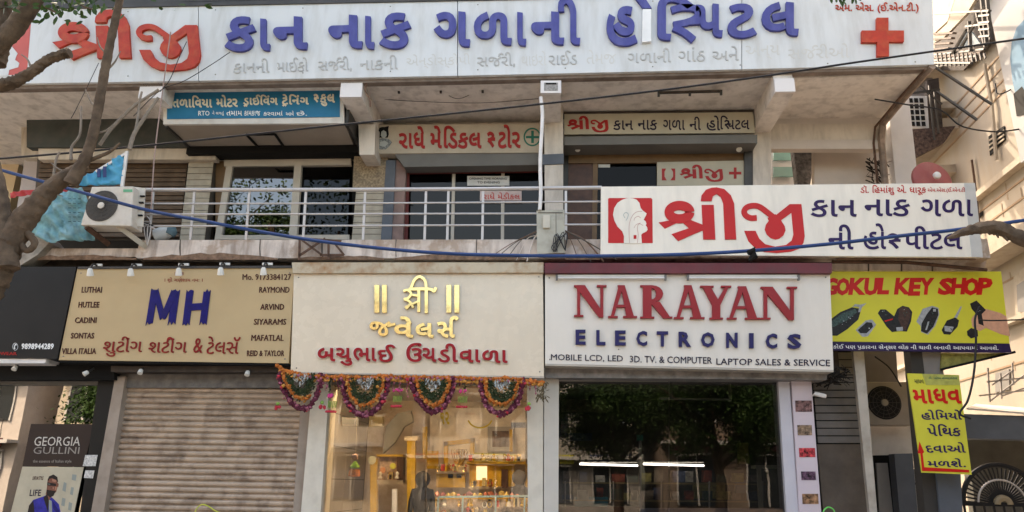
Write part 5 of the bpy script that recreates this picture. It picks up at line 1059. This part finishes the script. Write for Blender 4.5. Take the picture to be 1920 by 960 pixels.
# ------------------------------------------------------------------ overhead cables
def cable(nm, pts, Y, r, m, lb): MB().tube(ppath(pts, Y, 8), r, 7).build(nm, m, None, True, lb, 'cable')
cable('overhead_cable', [(-30,300),(159,284),(331,267),(480,251),(648,233),(960,201),(1232,170),(1431,143),(1590,119),(1752,96),(1950,68)], -2.2, .013, ck, 'long black cable slanting up to the right across the whole front')
blc = mat('blue_hose', (.018,.05,.15), .45, var=.2)
bc = thing('blue_cable', 'thick blue cable sagging across the balcony and the long hospital sign', 'cable', P(960,480,-1.6))
MB().tube(ppath([(-30,310),(70,338),(180,368),(280,395),(380,414),(480,433),(620,455),(800,473),(960,479),(1130,480),(1280,477),(1410,470),(1550,458),(1700,441),(1800,430),(1950,409)], -1.6, 6), .022, 9).build('sheath', blc, bc, True)
MB().tube([P(1402,474,-1.62), P(1412,470,-1.62), P(1414,480,-1.62), P(1404,488,-1.62)], [.03,.05,.045,.02], 8, .15).build('tape_joint', blackmatt, bc)
cable('side_cable', [(1640,186),(1700,196),(1762,206),(1795,232),(1819,241),(1852,246),(1884,246),(1950,236)], .4, .012, ck, 'sagging black cable across the right-hand building')
cable('side_cable', [(1820,785),(1800,775),(1815,750),(1826,700),(1830,640),(1828,600),(1836,575)], -.1, .014, ck, 'black cable dropping in front of the yellow key sign to the alley')
cable('side_cable', [(1836,600),(1870,601),(1950,598)], -.1, .01, ck, 'short level black cable leaving the key sign to the right')
cable('side_cable', [(1866,156),(1872,176),(1900,165),(1950,128)], .4, .01, ck, 'thin forked black cable before the white wall at the far right')
cable('side_cable', [(1640,668),(1668,690),(1690,725)], 1.3, .012, ck, 'black cable hanging above the alley air conditioner')
cable('thin_wire', [(431,98),(395,122),(345,152),(300,170),(250,218)], -.4, .006, ck, 'thin wire slanting down from the first blue letter of the big board')
cable('thin_wire', [(350,78),(335,110),(318,150),(300,172)], -.4, .006, ck, 'thin dark wire crossing the red letters down to the white beam end')
cable('thin_wire', [(320,60),(305,170),(290,290),(283,400)], -.3, .009, mat('pink_rope', (.35,.25,.22), .8), 'pinkish cord hanging past the green board to the rail')
cable('thin_wire', [(185,118),(160,170),(140,210),(133,222)], -.4, .005, ck, 'thin wire hanging below the big board at the far left')
for i, (a, b, lb) in enumerate([((1752,125),(1860,196),'upper dark steel strut sticking out from the big signboard corner'),((1757,172),(1832,225),'lower dark steel strut below the big signboard corner')]): MB().bar(P(*a,.3), P(*b,.1), .03, .03).build('steel_strut', darkmetal, None, False, lb, 'strut')

# ------------------------------------------------------------------ alley: poles, walls, door, gate
wpole = MB().poly([(1598,640),(1618,640),(1646,975),(1632,975)], .6, .08).build('white_post', mat('post_cream', (.50,.45,.38), .6, var=.12, dirt=(.25,.2,.15), dirt_amt=.5), None, False, 'tall white post standing between the tiled alley wall and the air conditioner', 'post')
aw = thing('alley_tile_wall', 'dark tiled side wall behind the white post', 'wall', P(1560,960,1.0)); dt = mat('dark_wall_tile', (.19,.17,.15), .5, var=.25, scale=3); MB().poly([(1515,655),(1606,655),(1640,975),(1530,975)], 1.02, .3).build('backing', blackmatt, aw)
for r in range(12):
    y0 = 660+r*14.3; l_ = (y0-660)*.12
    for x0, x1 in ((1520,1561),(1562,1602)): MB().poly([(x0+l_*.7,y0+.9),(x1+l_-1.2,y0+.9),(x1+l_+.4,y0+13.2),(x0+l_*.7+1,y0+13.2)], 1.0+random.uniform(0,.006), .02).build('wall_tile', dt, aw)
MB().poly([(1532,833),(1622,833),(1640,975),(1545,975)], .99, .03).build('lower_panel', mat('brown_dado', (.14,.11,.085), .7, var=.3), aw)
mb = MB(); random.seed(9)
for k in range(90):
    q = P(random.uniform(1522,1590), random.uniform(690,722), .45+random.uniform(-.1,.1)); u = Vector((random.uniform(-1,1), random.uniform(-1,1), random.uniform(-.6,.6))).normalized()*.09; v = Vector((0,.004,.01)); mb.add([q-u-v, q+u-v, q+u+v, q-u+v], [(0,1,2,3)])
mb.build('dry_twigs', mat('twig_dark', (.03,.025,.02), .9), None, False, 'tangle of dark dry twigs and wires under the corner of the electronics board', 'twigs', kind='stuff')
wl_ = thing('alley_wall', 'pale alley wall with a dark doorway beneath the air conditioner', 'wall', P(1660,960,2.0))
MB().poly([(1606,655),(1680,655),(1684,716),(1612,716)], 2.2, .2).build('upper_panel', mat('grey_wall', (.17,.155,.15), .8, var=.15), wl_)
MB().poly([(1626,797),(1716,797),(1722,852),(1632,854)], 2.0, .2).build('wall_panel', white_wall, wl_); MB().poly([(1630,854),(1690,853),(1700,975),(1640,975)], 2.02, .1).build('door_frame', blackmatt, wl_); MB().poly([(1643,868),(1664,868),(1676,975),(1650,975)], 1.98, .04).build('door', mat('grey_door', (.30,.28,.26), .6), wl_)
MB().poly([(1677,851),(1711,850),(1722,975),(1688,975)], 1.7, .2).build('blue_pillar', bluegrey, wl_); MB().poly([(1712,880),(1736,880),(1744,975),(1722,975)], 1.9, .1).build('wall_panel', white_wall, wl_); MB().rect(1714,905,1745,909,1.85,.05).build('dark_bar', blackmatt, wl_)
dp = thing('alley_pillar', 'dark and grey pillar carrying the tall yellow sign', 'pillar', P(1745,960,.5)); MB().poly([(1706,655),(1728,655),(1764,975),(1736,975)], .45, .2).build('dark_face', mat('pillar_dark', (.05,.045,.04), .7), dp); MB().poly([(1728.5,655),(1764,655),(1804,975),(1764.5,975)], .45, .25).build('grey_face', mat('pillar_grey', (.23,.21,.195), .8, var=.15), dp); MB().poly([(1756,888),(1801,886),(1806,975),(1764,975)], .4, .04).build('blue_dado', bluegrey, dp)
gt_ = thing('gate_frame', 'blue grey beam and dull wall over the arched gate', 'gateway', P(1870,960,1.3)); MB().poly([(1806,776),(1990,782),(1990,826),(1814,822)], 1.2, .3).build('beam', bluegrey, gt_); MB().poly([(1812,822),(1990,826),(1990,1000),(1835,1000)], 2.4, .2).build('back_wall', mat('olive_grey_wall', (.13,.125,.11), .8, var=.3), gt_)
gate = thing('arched_gate', 'black iron gate with a sunburst arch at the lower right corner', 'gate', P(1881,960,1.25)); C0 = P(1881,946,1.25); RG = (P(1955,946,1.25)-C0).length; iron = mat('black_iron', (.012,.012,.013), .5)
def arc(r, rad, m, nm): MB().tube([C0+Vector((r*math.cos(a), 0, r*math.sin(a))) for a in [i*math.pi/24 for i in range(25)]], rad, 7).build(nm, m, gate, True)
arc(RG, .035, iron, 'outer_arch'); arc(RG*.62, .014, steel, 'inner_arch'); arc(RG*.16, .05, mat('gate_gold', (.3,.24,.15), .5), 'hub')
for k in range(25):
    a = math.pi*(k+.5)/25; MB().bar(C0+Vector((RG*.18*math.cos(a),.01,RG*.18*math.sin(a))), C0+Vector((RG*.98*math.cos(a),.01,RG*.98*math.sin(a))), .022, .012).build('spoke', iron, gate)
MB().bar(C0-Vector((RG*1.05,0,0)), C0+Vector((RG*1.05,0,0)), .05, .04).build('top_rail', iron, gate)
for k in range(9): x = -RG+RG*2*k/8; MB().bar(C0+Vector((x,0,0)), Vector((C0.x+x, C0.y, .13)), .03, .02).build('bar', iron, gate)
MB().add([P(1812,765,1.1),P(1990,778,1.1),P(1990,770,2.5),P(1830,757,2.5),P(1812,768,1.1),P(1990,782,1.1),P(1990,774,2.5),P(1830,761,2.5)],[(0,1,2,3),(7,6,5,4),(0,4,5,1),(1,5,6,2),(2,6,7,3),(3,7,4,0)]).build('awning', mat('pale_awning', (.5,.45,.40), .7), None, False, 'thin pale awning sheet over the blue grey gate beam', 'awning')

# ------------------------------------------------------------------ right-hand building, its side wall running back along the alley
dd = ray(1162, 917); dd = Vector((dd.x, dd.y, 0)).normalized(); nn = Vector((-dd.y, dd.x, 0)); O_ = P(1900,600,2.2); O_.z = 0
rb = thing('side_building', 'sunlit cream apartment building along the alley at the right', 'building', O_)
def W(px, py, w_=0): return PP(px, py, O_+nn*w_, nn)
def U_(p): return (p-O_).dot(dd)
def lbox(u0, u1, w0, w1, z0, z1, nm, m, par=None):
    mb = MB(); c = [O_+dd*u+nn*w_ for u, w_ in ((u0,w0),(u1,w0),(u1,w1),(u0,w1))]; mb.add([q+Vector((0,0,z0)) for q in c]+[q+Vector((0,0,z1)) for q in c], [(0,1,5,4),(1,2,6,5),(2,3,7,6),(3,0,4,7),(4,5,6,7),(3,2,1,0)]); return mb.build(nm, m, par or rb)
sunw = mat('sun_cream_wall', (.36,.315,.26), .85, var=.1, scale=1.2, bump=.15, dirt=(.34,.27,.20), dirt_amt=.5, streak=1); sunl = mat('sun_ledge', (.42,.36,.29), .8, var=.12, dirt=(.25,.2,.15), dirt_amt=.5)
lbox(-6, 14, -5, 0, .12, 24, 'wall', sunw)
for (x, y), w1, h_, u0, u1 in [((1855,478),.45,.16,-4,9),((1868,340),.14,.10,-4,2.2),((1794,270),.5,.16,1.0,9),((1803,150),.7,.22,.6,9),((1826,60),.75,.14,.6,9),((1812,-60),.9,.2,.6,9),((1860,620),.12,.08,-4,9)]:
    z = W(x, y, w1).z; lbox(u0, u1, -.05, w1, z, z+h_, 'ledge', sunl)
z1 = W(1794,270,.5).z; z2 = W(1803,150,.7).z; lbox(1.0, 9, .4, .5, z1+.16, z2-.9, 'balcony_wall', sunw)

for (x, y) in ((1800,188),(1815,196),(1828,206),(1840,214),(1850,388),(1850,420),(1850,548),(1850,700)): z = W(x,y,.02).z; lbox(-4, 9, -.02, .012, z, z+.03, 'groove', mat('groove_brown', (.30,.21,.14), .9))
lbox(-6, U_(W(1872,100,.35)), -.2, .35, W(1884,330,.35).z, 23, 'white_column', mat('sun_white_wall', (.36,.355,.35), .8, var=.05))
def wq(pts, w_, nm, m, th=.03, par=None): return MB().prism([W(x, y, w_) for x, y in pts], -nn*th).build(nm, m, par or rb)
wq([(1921,36),(1906,52),(1897,78),(1894,110),(1898,150),(1904,180),(1921,190)], .358, 'blue_panel', mat('pale_blue_paint', (.12,.22,.30), .7), .006)
wq([(1900,176),(1916,162),(1921,170),(1921,215),(1906,218)], .36, 'window', blackmatt, .006)
w1_ = wq([(1853,256),(1882,236),(1884,262),(1856,292)], .02, 'window', blackmatt, .015)
for k in range(3): wq([(1854,262+k*9),(1882,243+k*8),(1882,246+k*8),(1854,265+k*9)], .035, 'louvre', sunl, .012, w1_) if False else wq([(1854,262+k*9),(1882,243+k*8),(1882,246+k*8),(1854,265+k*9)], .035, 'louvre', sunl, .012)
wq([(1900,520),(1921,500),(1921,590),(1904,590)], .06, 'window_hood', sunl, .05); wq([(1906,535),(1921,525),(1921,585),(1908,585)], .09, 'window', mat('grey_shutter', (.2,.19,.18), .6), .02)
random.seed(41)
for k in range(16):
    x0 = random.uniform(1770,1915); y0 = random.uniform(330,740); L1 = random.uniform(10,34)
    wq([(x0,y0),(x0+2,y0),(x0+3+L1*.12,y0+L1),(x0+1+L1*.12,y0+L1)], .006, 'stain', mat('stain_brown', (.30,.23,.17), .9, var=.4), .004)
wq([(1832,402),(1842,396),(1842,404),(1833,410)], .02, 'vent', blackmatt, .015); wq([(1866,700),(1892,692),(1892,730),(1866,736)], .02, 'window', mat('grey_shutter', (.2,.19,.18), .6), .015)
MB().tube([W(1846,120,.06), W(1860,200,.06), W(1868,300,.06)], .03, 6).build('drain_pipe', sunl, rb, True)
# drain pipe and cracks
MB().tube([W(1822,300,.05), W(1828,345,.05), W(1838,440,.05)], .02, 6).build('drain_pipe', rust, rb, True)
# dark balcony grille and tin roof at the top right corner
bg_ = thing('balcony_grille', 'dark rusty balcony grille and tin sheets beside the end of the big signboard', 'grille', W(1800,140,.8))
dtin = mat('dark_tin', (.05,.038,.032), .7, var=.6, scale=15); tsl = mat('tin_slat', (.12,.085,.065), .7, var=.5, scale=10); psh = mat('pale_sheet', (.20,.235,.25), .6)
def wb(a, b, w_, t_=.05, m=darkmetal, nm='bar'): MB().bar(W(*a, w_), W(*b, w_), t_, .03).build(nm, m, bg_)
wq([(1752,0),(1844,-20),(1856,80),(1832,104),(1806,132),(1752,132)], .12, 'backing', dtin, .03, bg_)
wq([(1752,-30),(1800,-30),(1776,40),(1752,62)], .5, 'balcony_soffit', sunl, .05, bg_); wq([(1800,-30),(1846,-30),(1812,26),(1770,70),(1752,80),(1752,66),(1776,44)], .56, 'balcony_face', sunw, .05, bg_)
wq([(1788,92),(1812,58),(1816,88)], .4, 'pale_sheet', psh, .02, bg_); wq([(1818,86),(1819,56),(1838,82)], .4, 'pale_sheet', psh, .02, bg_)
for k in range(6): wb((1752,64+k*9.5), (1790-k*3,62+k*9.5), .55, .07, tsl, 'slat')
for k in range(5): wb((1752,103+k*5.4), (1846-k*7,92+k*6.4), .62, .035, tsl if k % 2 else darkmetal)
for a, b in (((1840,-10),(1850,84)),((1850,-10),(1858,74)),((1800,92),(1848,10)),((1786,100),(1812,56)),((1817,40),(1820,96)),((1832,24),(1848,88)),((1752,26),(1856,20)),((1812,50),(1856,44)),((1752,118),(1822,118))): wb(a, b, .66)
for k in range(12): wb((1757+k*8,100), (1757+k*8+3,124-max(0,k-6)*3), .64, .022)
for k in range(4): wb((1836,30+k*13), (1856,28+k*13), .68, .03)
MB().poly([(1738,150),(1760,146),(1768,240),(1742,262)], 2.7, .1).build('dark_gap_panel', dtin, bld)
for a, b in (((1742,160),(1752,262)),((1700,176),(1762,168)),((1712,150),(1766,196)),((1752,170),(1760,250))): MB().bar(P(*a,2.4), P(*b,2.4), .03, .03).build('steel_bar', darkmetal, bld)
# barred window deep in the gap
bwn = thing('barred_window', 'white barred window in the gap below the big signboard corner', 'window', P(1720,240,2.6)); MB().poly([(1700,180),(1738,180),(1742,240),(1706,240)], 2.6, .05).build('frame', mat('win_white', (.55,.54,.53), .6), bwn)
for r in range(5):
    for c in range(3): MB().poly([(1704+c*10+r*1,184+r*11),(1711+c*10+r*1,184+r*11),(1712+c*10+r*1,192+r*11),(1705+c*10+r*1,192+r*11)], 2.58, .01).build('pane', blackmatt, bwn)
MB().poly([(1704,243),(1792,236),(1770,268),(1708,300)], 2.5, .1).build('iron_cage', mat('cage_dark', (.09,.06,.05), .8, var=.9, scale=18), None, False, 'dark rusty iron cage under the barred window', 'cage')
MB().poly([(1676,150),(1752,130),(1742,182),(1700,182),(1660,262)], 3.2, .1).build('gap_wall', mat('gap_grey', (.17,.15,.145), .8, var=.4), bld)
dish = thing('satellite_dish', 'faded red satellite dish standing behind the right end of the hospital sign', 'satellite dish', P(1747,345,.8)); c_ = P(1747,338,.8); rd = (P(1786,338,.8)-c_).length
MB().lathe(c_, (.15,-1,.1), [(.03,rd*.15),(.03,rd*.5),(.035,rd*.93),(.02,rd),(-.03,rd*1.0)], 36).build('reflector', mat('dish_red', (.34,.10,.095), .6, var=.15, dirt=(.4,.2,.17), dirt_amt=.3), dish, True); MB().lathe(c_+Vector((.0,-.14,.01)), (.15,-1,.1), [(0,.055),(.04,.055),(.06,.03)], 14).build('feed', pvc, dish, True); MB().bar(c_+Vector((0,.1,0)), c_+Vector((0,.1,-.9)), .04, .04).build('mast', darkmetal, dish)
mb = MB(); random.seed(2)
for k in range(60): q = P(random.uniform(1628,1664), random.uniform(298,344), WY+.3); u = Vector((random.uniform(-1,1),0,random.uniform(-1,1)))*.08; mb.add([q-u, q+u, q+u+Vector((.02,0,.015)), q-u+Vector((.02,0,.015))], [(0,1,2,3)])
mb.build('wire_tangle', mat('twig_dark', (.03,.025,.02), .9), None, False, 'tangle of dark wires at the corridor corner behind the hospital sign', 'wires', kind='stuff')
# drying frame on the alley wall
dr_ = thing('drying_frame', 'thin metal drying frame on the sunlit wall above the gate', 'drying rack', P(1880,730,1.6))
for a, b in (((1836,742),(1925,732)),((1850,716),(1925,708)),((1852,690),(1856,754)),((1876,700),(1878,748)),((1898,680),(1900,722)),((1856,752),(1925,700)),((1880,742),(1925,726)),((1860,722),(1900,694))): MB().bar(P(*a,1.6), P(*b,1.6), .022, .02).build('bar', mat('drying_metal', (.3,.27,.25), .5), dr_)
eb = thing('alley_end_building', 'sunlit cream building closing the end of the alley', 'building', (9,22,.12)); MB().box(2, 16, 20, 28, .12, 11).build('wall', sunw, eb)
for r in range(3):
    for c in range(5): MB().box(3+c*2.4, 4.2+c*2.4, 19.9, 19.99, 1.5+r*3.2, 3+r*3.2).build('window', blackmatt, eb)
# neighbour at the far left
nb = thing('left_neighbour_building', 'cream neighbour building, its wall coloured as if sunlit, at the far left behind the branches', 'building', (-13,4,.12)); MB().box(-22, P(52,300,3.2).x, 3.0, 9, .12, 12).build('wall', mat('sun_in_colour_wall', (.62,.50,.33), .85, var=.12, bump=.2), nb)  # wall faces away from the sun; its colour is raised to look sunlit
MB().poly([(46,300),(78,300),(72,400),(30,400)], 2.2, .2).build('white_panel', mat('lilac_wall', (.5,.47,.48), .8), nb)
# extra panel that closes the corridor's left side below the soffit
MB().poly([(-60,160),(50,228),(50,300),(-60,300)], 2.8, .1).build('side_wall', soffit_m, bld) if False else None
# structure band below the balcony at the right, behind the key sign
rs = thing('balcony_edge_beam', 'weathered slab edge and pipes under the long hospital sign', 'beam', P(1700,495,.2)); MB().poly([(1560,486),(1850,487),(1846,508),(1560,506)], .35, .3).build('beam', slab_m, rs); MB().tube([P(1560,491,.15), P(1700,492,.15), P(1850,506,.15)], .025, 6).build('pipe', rust, rs, True)
for x in (1628, 1690, 1748): MB().rect(x,488,x+2,508,.33,.02).build('joint', joint, rs)

# ------------------------------------------------------------------ street tree on the left (in front of the block)
bark = mat('tree_bark', (.13,.09,.06), .9, var=.45, scale=9, bump=1.0, bscale=45, dirt=(.045,.03,.02), dirt_amt=.75)
barkl = mat('pale_twig_bark', (.24,.20,.16), .9, var=.3, scale=12, bump=.4)
leafm = mat('tree_leaf', (.035,.075,.012), .55, var=.5, scale=9)
tree = thing('street_tree', 'bare-branched street tree with a few green leaves at the left edge', 'tree', (P(-60,900,-3).x, -3, 0))
def limb(nm, pts, rs, Y, m=bark, wob=.10, n=10):
    p = ppath(pts, Y, n); k = len(rs)-1; N = len(p)-1; rr = []
    for i in range(N+1):
        t = i/N*k; a = min(int(t), k-1); rr.append(rs[a]+(rs[a+1]-rs[a])*(t-a))
    MB().tube(p, rr, 14, wob).build(nm, m, tree, True)
px_m = lambda r: r/1380*7.3
limb('trunk', [(-330,1500),(-230,1050),(-130,750),(-62,590),(-12,498)], [px_m(75),px_m(62),px_m(48),px_m(34)], -3)
limb('limb', [(-20,530),(10,470),(40,420),(75,375),(115,338),(160,308)], [px_m(32),px_m(27),px_m(22),px_m(17),px_m(10)], -3)
limb('limb', [(10,505),(8,440),(4,380),(-8,320),(-40,230)], [px_m(24),px_m(15),px_m(12),px_m(11)], -3.05)
limb('branch', [(132,345),(158,300),(172,262),(182,215),(195,140),(207,80),(222,10),(232,-40)], [px_m(14),px_m(10),px_m(9.5),px_m(9),px_m(8),px_m(7)], -3.05)
limb('branch', [(150,312),(170,300),(205,285),(225,268)], [px_m(6),px_m(4),px_m(2)], -3)
limb('branch', [(-30,165),(0,160),(30,152),(62,133),(90,113),(118,102),(131,99)], [px_m(17),px_m(13),px_m(11),px_m(10),px_m(11)], -3, wob=.18)
limb('limb', [(-60,140),(-10,90),(25,55),(60,5),(85,-40)], [px_m(22),px_m(20),px_m(19),px_m(18)], -3.05)
limb('limb', [(-8,120),(5,60),(5,0),(0,-40)], [px_m(20),px_m(17),px_m(15)], -2.95)
limb('twig', [(187,272),(210,240),(250,200),(298,168)], [px_m(3.5),px_m(3.5),px_m(3)], -2.9, barkl)
limb('twig', [(243,280),(252,250),(275,215),(297,183)], [px_m(4.5),px_m(4),px_m(3)], -2.9, barkl)
limb('twig', [(243,280),(255,240),(262,190),(266,172)], [px_m(3),px_m(2.5),px_m(2)], -2.9, barkl)
limb('twig', [(100,335),(105,300),(112,285)], [px_m(3),px_m(2.5),px_m(2)], -2.95, barkl); limb('twig', [(133,300),(135,275),(150,250),(152,200)], [px_m(3.5),px_m(2.5),px_m(2)], -2.95, barkl)
limb('twig', [(45,430),(65,455),(50,470),(35,450),(20,440)], [px_m(7),px_m(6),px_m(5)], -3)
random.seed(71)
for (x, y), rr_ in (((20,450),.05),((60,392),.04),((98,350),.035),((165,290),.02),((186,200),.018),((30,152),.03),((72,127),.03),((20,60),.05),((48,30),.045),((6,400),.035),((130,335),.03)):
    MB().blob(P(x,y,-3.03), rr_*1.15, (1.2,.8,.9), .3).build('bark_knot', bark, tree, True)
for pts in ([(150,310),(128,322),(112,318),(96,306)],[(196,135),(214,118),(226,96)],[(184,208),(170,190),(160,168)],[(60,132),(52,112),(40,102)],[(92,352),(100,362),(118,368)],[(200,100),(188,88),(182,70)],[(176,250),(196,246),(214,232)]): limb('twig', pts, [px_m(2.6),px_m(1.8),px_m(1)], -2.98, barkl)
def leaf(mb, q, d, L, wd):
    d = d.normalized(); s_ = d.cross(Vector((random.uniform(-.4,.4), 1, random.uniform(-.4,.4)))).normalized()*wd/2; b = Vector((0,random.uniform(-.01,.01),0))
    mb.add([q, q+d*L*.3+s_*.9+b, q+d*L*.62+s_*.8+b, q+d*L, q+d*L*.62-s_*.8-b, q+d*L*.3-s_*.9-b, q+d*L*.45], [(0,1,6),(1,2,6),(2,3,6),(3,4,6),(4,5,6),(5,0,6)])
random.seed(21)
big_l = [(84,32,-.3,-1,24),(106,30,.1,-1,28),(126,38,.25,-1,16),(92,22,-.5,-1,22),(140,18,.5,-1,20),(165,12,.35,-1,22),(174,14,.6,-1,24),(150,10,.1,-1,20),(118,20,-.1,-1,20),(34,20,.2,-1,18),(20,32,-.4,-1,16)]
for x, y, dx, dz, L in big_l:
    mb = MB(); leaf(mb, P(x,y,-3), Vector((dx, random.uniform(-.3,.3), dz)), L*.0053, L*.0027); mb.build('leaf', leafm, tree)
mb = MB()
for k in range(420):
    x = random.gauss(125, 55) if k % 3 else random.uniform(-20,60); y = random.uniform(-60, 16)+(6 if 80 < x < 170 else 0)
    if x > 222: continue
    leaf(mb, P(x, y, -3+random.uniform(-.4,.4)), Vector((random.uniform(-1,1), random.uniform(-1,.6), random.uniform(-1,.3))), random.uniform(.06,.11), random.uniform(.028,.05))
for k in range(60):
    leaf(mb, P(random.uniform(1555,1612), random.uniform(-40,4), -3), Vector((random.uniform(-.6,.6), random.uniform(-.5,.5), -1)), .07, .035)
for k in range(2200):                    # crown above the frame
    a = random.uniform(0, 2*math.pi); r = random.uniform(.3,1)**.6; q = Vector((-6.5+3.0*r*math.cos(a), -3.5+2.2*r*math.sin(a), 8.2+random.uniform(-.6,1.8)))
    leaf(mb, q, Vector((random.uniform(-1,1), random.uniform(-1,1), random.uniform(-1,.3))), .12, .055)
mb.build('crown', leafm, tree, kind='stuff')
for pts in ([(60,5),(85,14),(106,24),(112,32)], [(85,-40),(130,-12),(150,8),(172,18)], [(0,0),(20,14),(34,22)]): limb('twig', pts, [px_m(3),px_m(1.5)], -3, bark)
rbr = thing('right_branch', 'broken brown branch reaching in from the right edge over the hospital sign', 'branch', P(1920,450,-2.6))
p = ppath([(1776,447),(1800,438),(1822,431),(1848,427),(1872,428),(1895,438),(1930,455),(2010,500)], -2.6, 5); MB().tube(p, [px_m(2+12.0*min(1,(i/(len(p)-1))*1.9)**.7) for i in range(len(p))], 9, .14).build('stem', bark, rbr, True)
for a, b in (((1848,430),(1856,440)),((1866,434),(1872,446)),((1882,442),(1890,452))): MB().tube([P(*a,-2.6), P(*b,-2.62)], [.02,.008], 6, .2).build('snag', bark, rbr)

# ------------------------------------------------------------------ the other side of the street (seen in the glass)
glassdark = mat('dark_window', (.02,.025,.03), .15)
def opp(nm, lb, x0, x1, y, h, m, rows, cols, seed):
    t = thing(nm, lb, 'building', ((x0+x1)/2, y-4, 0)); MB().box(x0, x1, y-8, y, 0, h).build('wall', m, t); r_ = random.Random(seed); cw = (x1-x0)/cols; rh = h/rows
    for r in range(rows):
        MB().box(x0-.1, x1+.1, y+.01, y+.8, rh*(r+1)-.25, rh*(r+1)-.1).build('ledge', white_wall, t)
        for c in range(cols):
            wx0, wx1, wz0, wz1 = x0+cw*(c+.2), x0+cw*(c+.8), rh*r+.8, rh*r+rh*.8
            wn = MB().box(wx0, wx1, y+.005, y+.06, wz0, wz1).build('window', glassdark if r_.random() < .7 else bluegrey, t)
            fm = MB()
            for k in range(3): fx = wx0+(wx1-wx0)*k/2; fm.box(fx-.04, fx+.04, y+.061, y+.09, wz0, wz1)
            fm.box(wx0-.1, wx1+.1, y+.091, y+.45, wz1+.02, wz1+.1); fm.build('frame', white_wall, wn)
            if r and r_.random() < .6:
                rm = MB()
                for k in range(9): rx = wx0-.2+(wx1-wx0+.4)*k/8; rm.box(rx-.015, rx+.015, y+.75, y+.78, rh*r-.1, rh*r+.8)
                rm.box(wx0-.2, wx1+.2, y+.74, y+.79, rh*r+.8, rh*r+.85); rm.build('balcony_rail', darkmetal, t)
            if r == 0: MB().box(wx0-.2, wx1+.2, y+.5, y+.6, rh*.86, rh*.99).build('shop_board', r_.choice([redb, blc, yel, sign_w, maroon]), t)
opp('opposite_building', 'pale pink building across the street, farthest left, seen only as a reflection', -50, -25, -23, 13, mat('opp_pink', (.6,.52,.45), .8), 4, 9, 7)
opp('opposite_building', 'cream building across the street seen only as a reflection, left', -24, -8, -24, 10, mat('opp_cream', (.6,.5,.38), .8), 3, 6, 1)
opp('opposite_building', 'white building across the street seen only as a reflection, middle', -7, 4, -26, 9, mat('opp_white', (.42,.38,.33), .8), 3, 4, 2)
opp('opposite_building', 'brown building across the street seen only as a reflection, right', 5, 24, -25, 7.5, mat('opp_brown', (.26,.19,.14), .8), 2, 6, 3)
def street_tree(lb, x, y, h, R_, n, seed):
    t = thing('street_tree', lb, 'tree', (x, y, 0)); random.seed(seed); MB().tube([Vector((x,y,0)), Vector((x+.1,y,h*.25)), Vector((x-.1,y,h*.5)), Vector((x,y,h*.8))], [.22,.17,.12,.05], 9, .08).build('trunk', bark, t, True)
    for k in range(7): a = k*.9; MB().tube([Vector((x,y,h*(.3+.05*k))), Vector((x+R_*.4*math.cos(a),y+R_*.4*math.sin(a),h*(.45+.05*k))), Vector((x+R_*.8*math.cos(a),y+R_*.8*math.sin(a),h*(.55+.05*k)))], [.09,.05,.02], 6).build('limb', bark, t)
    mb = MB(); cl_ = [Vector((random.gauss(0,R_*.45), random.gauss(0,R_*.45), h*.68+random.gauss(0,h*.14))) for _ in range(26)]
    for k in range(n):
        c = random.choice(cl_); q = Vector((x,y,0))+c+Vector((random.gauss(0,.38), random.gauss(0,.38), random.gauss(0,.3))); u = Vector((random.uniform(-1,1), random.uniform(-1,1), random.uniform(-1,1))).normalized()*(.055 if n > 50000 else .085); v = u.cross(Vector((random.uniform(-1,1),random.uniform(-1,1),1))).normalized()*.04
        mb.add([q-u, q+v, q+u, q-v], [(0,1,2,3)])
    mb.build('crown', leafm, t, kind='stuff')
street_tree('dense green tree across the street reflected in the electronics shop glass', 5.4, -15, 7.0, 2.9, 60000, 5)
street_tree('bushy green tree across the street left of the reflected one', 2.4, -19, 6.5, 2.6, 52000, 25)
street_tree('wide green tree across the street right of the reflected one', 10.5, -17, 6.5, 2.8, 22000, 15)
street_tree('dense green tree across the street reflected in the first-floor window', -13.3, -14, 15.5, 2.7, 26000, 6)
street_tree('smaller green tree across the street towards the left', -16, -16, 6, 1.6, 9000, 8)
